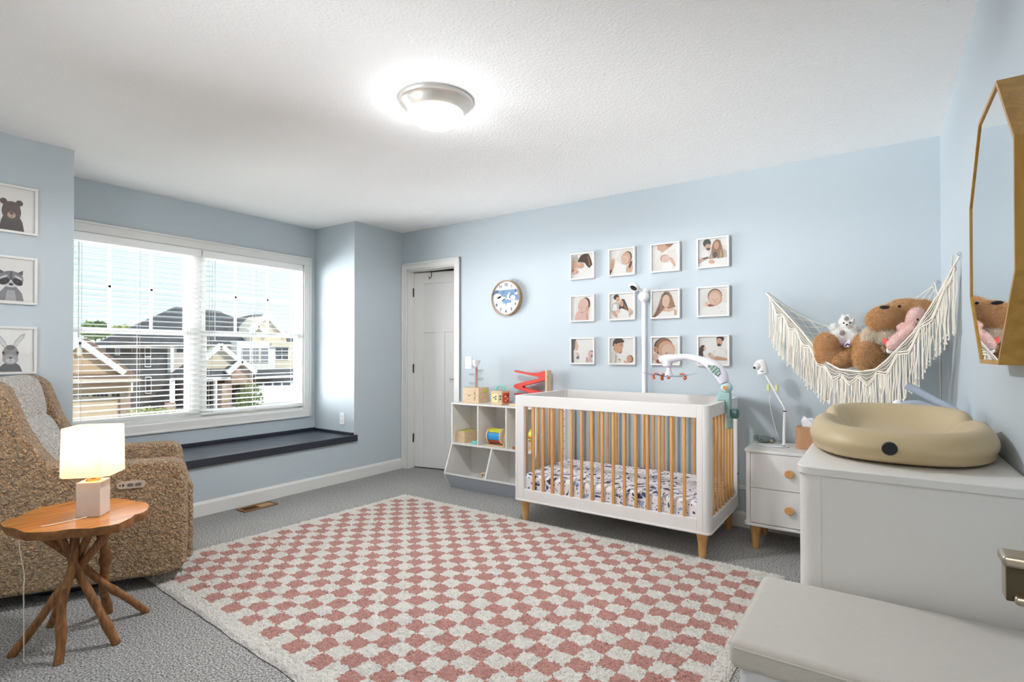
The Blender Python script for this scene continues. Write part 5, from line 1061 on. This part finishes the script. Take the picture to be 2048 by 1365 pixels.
strip('rake_board', (159.5,683), (250,747.5), .30, XT+.3, XW, h1); strip('rake_board', (159.5,683), (70,747.5), .30, XT+.3, XW, h1)
strip('king_post', (159.5,690), (159.5,712), .2, XT+.2, TANW, h1)
gd = rect_('garage_door', 60, 238, 786, 860, XT+.06, TANDOOR, h1, .1)
for k in range(5):
    for q in range(4):
        x = 70+k*38.5+q*8; rect_('pane', x, x+6.3, 788.5, 793.5, XT+.1, XG, gd, .04)
rect_('pillar', 241, 261, 786, 860, XT+.25, STONE, h1, .5); rect_('lintel', 60, 262, 770, 785, XT+.05, SID, h1, .1); rect_('corner_board', 262, 266, 764, 783, XT+.1, XW, h1, .2)
h2 = thing('house', 'large charcoal house with grey roofs and cream gables across the street', 'house', (XM-6, 20, GZ))
slab_('wall', [(185,690),(590,690),(600,850),(185,850)], GSID, h2, 10, XM)
slab_('roof', [(184,691,XM+.6),(352,614,XM-5),(440,623,XM-5),(470,641,XM-5),(590,676,XM+.3),(590,691,XM+.6)], GSH, h2, .4)
slab_('roof', [(462,640,XM-3),(510,629,XM-4),(536,628,XM-4),(585,676,XM+.4),(585,690,XM+.6),(440,690,XM+.6)], GSH, h2, .4)
slab_('fascia', [(184,691),(470,689),(470,692),(184,695)], XW, h2, .2, XM+.65)
slab_('gable', [(535,632),(500,668),(500,692),(575,692),(570,668)], CRM, h2, 3, XM+1.0)
strip('rake_board', (535.5,630), (500,662), .36, XM+1.3, XW, h2); strip('rake_board', (535.5,630), (574,672), .36, XM+1.3, XW, h2)
slab_('gable', [(518,654),(506,666),(506,690),(532,690),(532,666)], CRM, h2, 1, XM+1.2)
strip('rake_board', (518,652), (502,667), .26, XM+1.6, XW, h2); strip('rake_board', (518,652), (536,670), .26, XM+1.6, XW, h2)
rect_('bay_wall', 474, 550, 684, 742, XM+1.4, XW, h2, 1.6)
for k in range(3): gwin(484+k*18.5, 501+k*18.5, 695, 726, XM+1.5, h2, 1, 2, XGL)
rect_('side_wall', 550, 590, 690, 738, XM+.8, CRM, h2, 1); gwin(550, 578, 695, 720, XM+.9, h2, 2, 2)
rect_('header', 543, 590, 686, 694, XM+1.6, CRM, h2, .8)
gwin(290, 302, 693, 735, XM+.15, h2, 1, 2); gwin(291, 303, 754, 788, XM+.15, h2); gwin(231, 240, 696, 711, XM+.15, h2, 1, 1, XGL); gwin(203, 211, 692, 711, XM+.15, h2, 1, 1, XGL)
rect_('corner_board', 341, 348.5, 690, 746, XM+.5, XW, h2, .6); gwin(352, 368, 695, 706, XM+.2, h2)
slab_('upper_wall', [(349,693),(420,693),(420,748),(349,748)], mat('pale siding', (214,206,200), .8), h2, .3, XM+.1)
slab_('gable', [(443,694),(406,726),(406,746),(480,746),(476,722)], CRM, h2, 2, XM+2.2)
strip('rake_board', (443,690.5), (404,725), .34, XM+2.6, XW, h2); strip('rake_board', (443,690.5), (476,720), .34, XM+2.6, XW, h2)
slab_('porch_roof', [(345,747,XM+3.4),(372,728,XM+1),(410,738,XM+2.3),(500,737,XM+2.3),(505,752,XM+3.4),(345,757,XM+3.4)], GSH, h2, .25)
slab_('fascia', [(343,757),(505,753),(505,757),(343,761)], XW, h2, .2, XM+3.5)
slab_('porch_gable', [(485,728),(463,747),(463,768),(506,768),(506,746)], STONE, h2, 1, XM+3.6)
strip('rake_board', (485,722), (457,747), .32, XM+4.0, XW, h2); strip('rake_board', (485,722), (513,746), .32, XM+4.0, XW, h2)
slab_('porch_gable_roof', [(485,721,XM+4.0),(456,746,XM+4.0),(440,744,XM+2.0),(468,722,XM+2.0)], GSH, h2, .2)
rect_('pillar', 444, 464, 768, 850, XM+3.6, STONE, h2, .8); rect_('pillar', 491, 508, 768, 850, XM+3.6, STONE, h2, .8)
rect_('porch_recess', 350, 510, 758, 850, XM+.4, DRK, h2, .3); gwin(412, 430, 762, 812, XM+.5, h2); rect_('front_door', 468, 486, 768, 850, XM+.6, mat('dark brown door', (60,44,38), .6), h2, .1)  # dark panel across the porch stands in for the shade inside it
rect_('porch_column', 343, 350, 760, 850, XM+3.4, XW, h2, .3); rect_('porch_column', 431, 434.5, 758, 850, XM+3.4, XW, h2, .3); rect_('porch_column', 408, 411, 758, 850, XM+3.4, XW, h2, .3)
rect_('pillar', 337, 352, 806, 850, XM+3.5, STONE, h2, .6)
slab_('garage_roof', [(500,738,XM+1.2),(600,736,XM+1.2),(600,750,XM+3.2),(500,753,XM+3.2)], GSH, h2, .25)
slab_('fascia', [(510,754),(600,750),(600,754),(510,758)], XW, h2, .2, XM+3.3)
rect_('garage_wall', 508, 600, 756, 850, XM+2.6, CRM, h2, 2); rect_('eave_shade', 508, 600, 757, 764, XM+2.75, DRK, h2, .1)  # dark strip below the fascia is painted eave shade
gd = rect_('garage_door', 512, 596, 765, 850, XM+2.7, XW, h2, .1)
for k in range(4): rect_('pane', 511+k*18.5, 525+k*18.5, 766, 771, XM+2.75, XG, gd, .05)
LEAF = mat('green leaves', (96,124,62), .8, var=(1.5, (136,160,84), .3)); LEAFY = mat('yellow green leaves', (190,196,110), .8, var=(2, (226,222,170), .25)); TRUNK = mat('tree bark', (96,78,62), .9)
def foliage(name, label, cat, c, r, n, m, size, zs=1.0, trunk=True, group=None):
    c = V(c); t = thing(name, label, cat, (c.x, c.y, GZ), group=group); bm = BM(); random.seed(int(c.y*100) % 997)
    for _ in range(n):
        d = V((random.gauss(0,1), random.gauss(0,1), random.gauss(0,1))).normalized()*random.random()**.4; p = c+V((d.x*r, d.y*r, d.z*r*zs))
        u_ = V((random.gauss(0,1), random.gauss(0,1), random.gauss(0,1))).normalized(); w_ = u_.orthogonal().normalized(); s = size*random.uniform(.6,1.4)
        bm.faces.new([bm.verts.new(p+q) for q in (u_*s, w_*s*.5, -u_*s, -w_*s*.5)])
    obj('foliage', bm, m, t, smooth=False)
    if trunk:
        bm = BM(); tube(bm, [(c.x, c.y, GZ), (c.x+.05, c.y, (GZ+c.z)/2), (c.x, c.y, c.z+r*zs*.3)], [r*.08+.05, r*.06+.04, .03], 8); obj('trunk', bm, TRUNK, t)
for (px, py, r_, k) in ((191,661,1.55,0),(247,667,1.55,1)):
    p = ex(px, py, -78); lab = ['dark green tree crown beyond the tan house roof', 'pale green tree crown right of the dark tree beyond the roofs'][k]
    foliage('tree', lab, 'tree', p, r_, 900, LEAF if k == 0 else LEAFY, .28, .7, group='trees beyond the roofs')
foliage('climbing_shrub', 'tall green leafy shrub beside the porch pillar and white garage', 'shrub', ex(499, 802, XM+4.6), 1.0, 900, LEAF, .10, 1.5)
foliage('flowering_bush', 'pale yellow green flowering bush beside the brick garage pillar', 'shrub', ex(290, 838, XT+2.2), .85, 700, LEAFY, .09, .8)
foliage('garden_shrub', 'low flowering shrub in front of the charcoal siding by the white column', 'shrub', ex(325, 836, XM+5), .9, 500, LEAFY, .09, .8)

# ================================================================ LIGHT
def light(name, kind, loc, energy, col, **k):
    l = bpy.data.lights.new(name, kind); l.energy = energy; l.color = lin(col)[:3]
    for a, b in k.items(): setattr(l, a, b)
    o = bpy.data.objects.new(name, l); C.objects.link(o); o.location = loc; return o
sun = light('sun', 'SUN', (10, 10, 20), 1.0, (255,244,226), angle=radians(1.0)); sun.rotation_euler = V((-.62, -.22, -.62)).to_track_quat('-Z', 'Y').to_euler()
light('ceiling_lamp_glow', 'SPOT', (LC.x, LC.y, CEIL-.15), 44.0, (248,250,255), spot_size=pi, spot_blend=.2, shadow_soft_size=.1)
light('hall_fill_light', 'POINT', (-.45, -.85, 2.25), 9.0, (255,248,240), shadow_soft_size=.12)  # added light without a fixture, brightens the dresser side and hamper
light('lamp_bulb_glow', 'POINT', (LB.x, LB.y, TZ+.30), .9, (255,206,150), shadow_soft_size=.03)
w = bpy.data.worlds.new('sky'); bpy.context.scene.world = w; w.use_nodes = True; nt = w.node_tree; N = nt.nodes; L = nt.links; bg = N['Background']
tc = N.new('ShaderNodeTexCoord'); sx = N.new('ShaderNodeSeparateXYZ'); L.new(tc.outputs['Generated'], sx.inputs[0])
rp = N.new('ShaderNodeValToRGB'); cr = rp.color_ramp; cr.elements[0].position = 0.0; cr.elements[0].color = (.50,.52,.52,1); cr.elements[1].position = 1.0; cr.elements[1].color = (.34,.62,1.0,1)
for p, c in ((.47, (.55,.57,.56,1)), (.5, (.84,.93,.94,1)), (.56, (.72,.88,.92,1)), (.7, (.42,.70,.90,1))): e = cr.elements.new(p); e.color = c
ma = N.new('ShaderNodeMapRange'); ma.inputs['From Min'].default_value = -1; ma.inputs['From Max'].default_value = 1; L.new(sx.outputs['Z'], ma.inputs['Value']); L.new(ma.outputs[0], rp.inputs['Fac'])
# bright lobe added above and below the horizon, unseen, to light the room
def sm(sock, a, b):
    n = N.new('ShaderNodeMapRange'); n.interpolation_type = 'SMOOTHSTEP'; n.inputs['From Min'].default_value = a; n.inputs['From Max'].default_value = b; L.new(sock, n.inputs['Value']); return n.outputs[0]
def ng(sock):
    n = N.new('ShaderNodeMath'); n.operation = 'MULTIPLY'; n.inputs[1].default_value = -1; L.new(sock, n.inputs[0]); return n.outputs[0]
def mul(a, b):
    n = N.new('ShaderNodeMath'); n.operation = 'MULTIPLY'
    for i, x in enumerate((a, b)):
        if isinstance(x, (int, float)): n.inputs[i].default_value = x
        else: L.new(x, n.inputs[i])
    return n.outputs[0]
FILL_GLOW = 8.5
low = N.new('ShaderNodeMath'); low.operation = 'MULTIPLY_ADD'; low.inputs[1].default_value = 1.6; low.inputs[2].default_value = 1.0; L.new(sm(ng(sx.outputs['Z']), .02, .22), low.inputs[0])  # strengthens the added glow below the horizon to reach upper walls and ceiling
m2v = mul(mul(mul(sm(ng(sx.outputs['Y']), .0, .22), sm(ng(sx.outputs['X']), .25, .55)), mul(sm(sx.outputs['Z'], -.75, -.40), sm(ng(sx.outputs['Z']), -.40, -.05))), mul(low.outputs[0], FILL_GLOW))
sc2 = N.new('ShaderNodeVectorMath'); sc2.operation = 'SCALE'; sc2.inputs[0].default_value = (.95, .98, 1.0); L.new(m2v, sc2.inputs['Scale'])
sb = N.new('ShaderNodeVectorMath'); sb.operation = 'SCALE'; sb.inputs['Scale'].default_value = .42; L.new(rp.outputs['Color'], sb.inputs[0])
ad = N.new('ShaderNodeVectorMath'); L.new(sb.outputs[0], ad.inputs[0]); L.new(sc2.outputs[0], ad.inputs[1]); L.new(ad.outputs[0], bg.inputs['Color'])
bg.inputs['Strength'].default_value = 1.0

# ================================================================ CAMERA AND VIEW
cam = bpy.data.cameras.new('camera'); co = bpy.data.objects.new('camera', cam); C.objects.link(co); bpy.context.scene.camera = co
cam.sensor_fit = 'HORIZONTAL'; cam.sensor_width = 36.0; cam.lens = 36.0*F_PX/2048; cam.shift_y = (CY-682.5)/2048; cam.clip_start = .02; cam.clip_end = 400
co.matrix_world = Matrix((( _r.x, _u.x, -_f.x, 0), (_r.y, _u.y, -_f.y, 0), (_r.z, _u.z, -_f.z, EYE), (0, 0, 0, 1)))
s = bpy.context.scene
s.view_settings.view_transform = 'Standard'; s.view_settings.look = 'None'; s.view_settings.exposure = 1.44; s.view_settings.gamma = 1.0; s.view_settings.use_curve_mapping = False
cy = s.cycles; cy.use_denoising = True; cy.max_bounces = 14; cy.diffuse_bounces = 8; cy.glossy_bounces = 6; cy.transparent_max_bounces = 24; cy.transmission_bounces = 6; cy.sample_clamp_indirect = 8
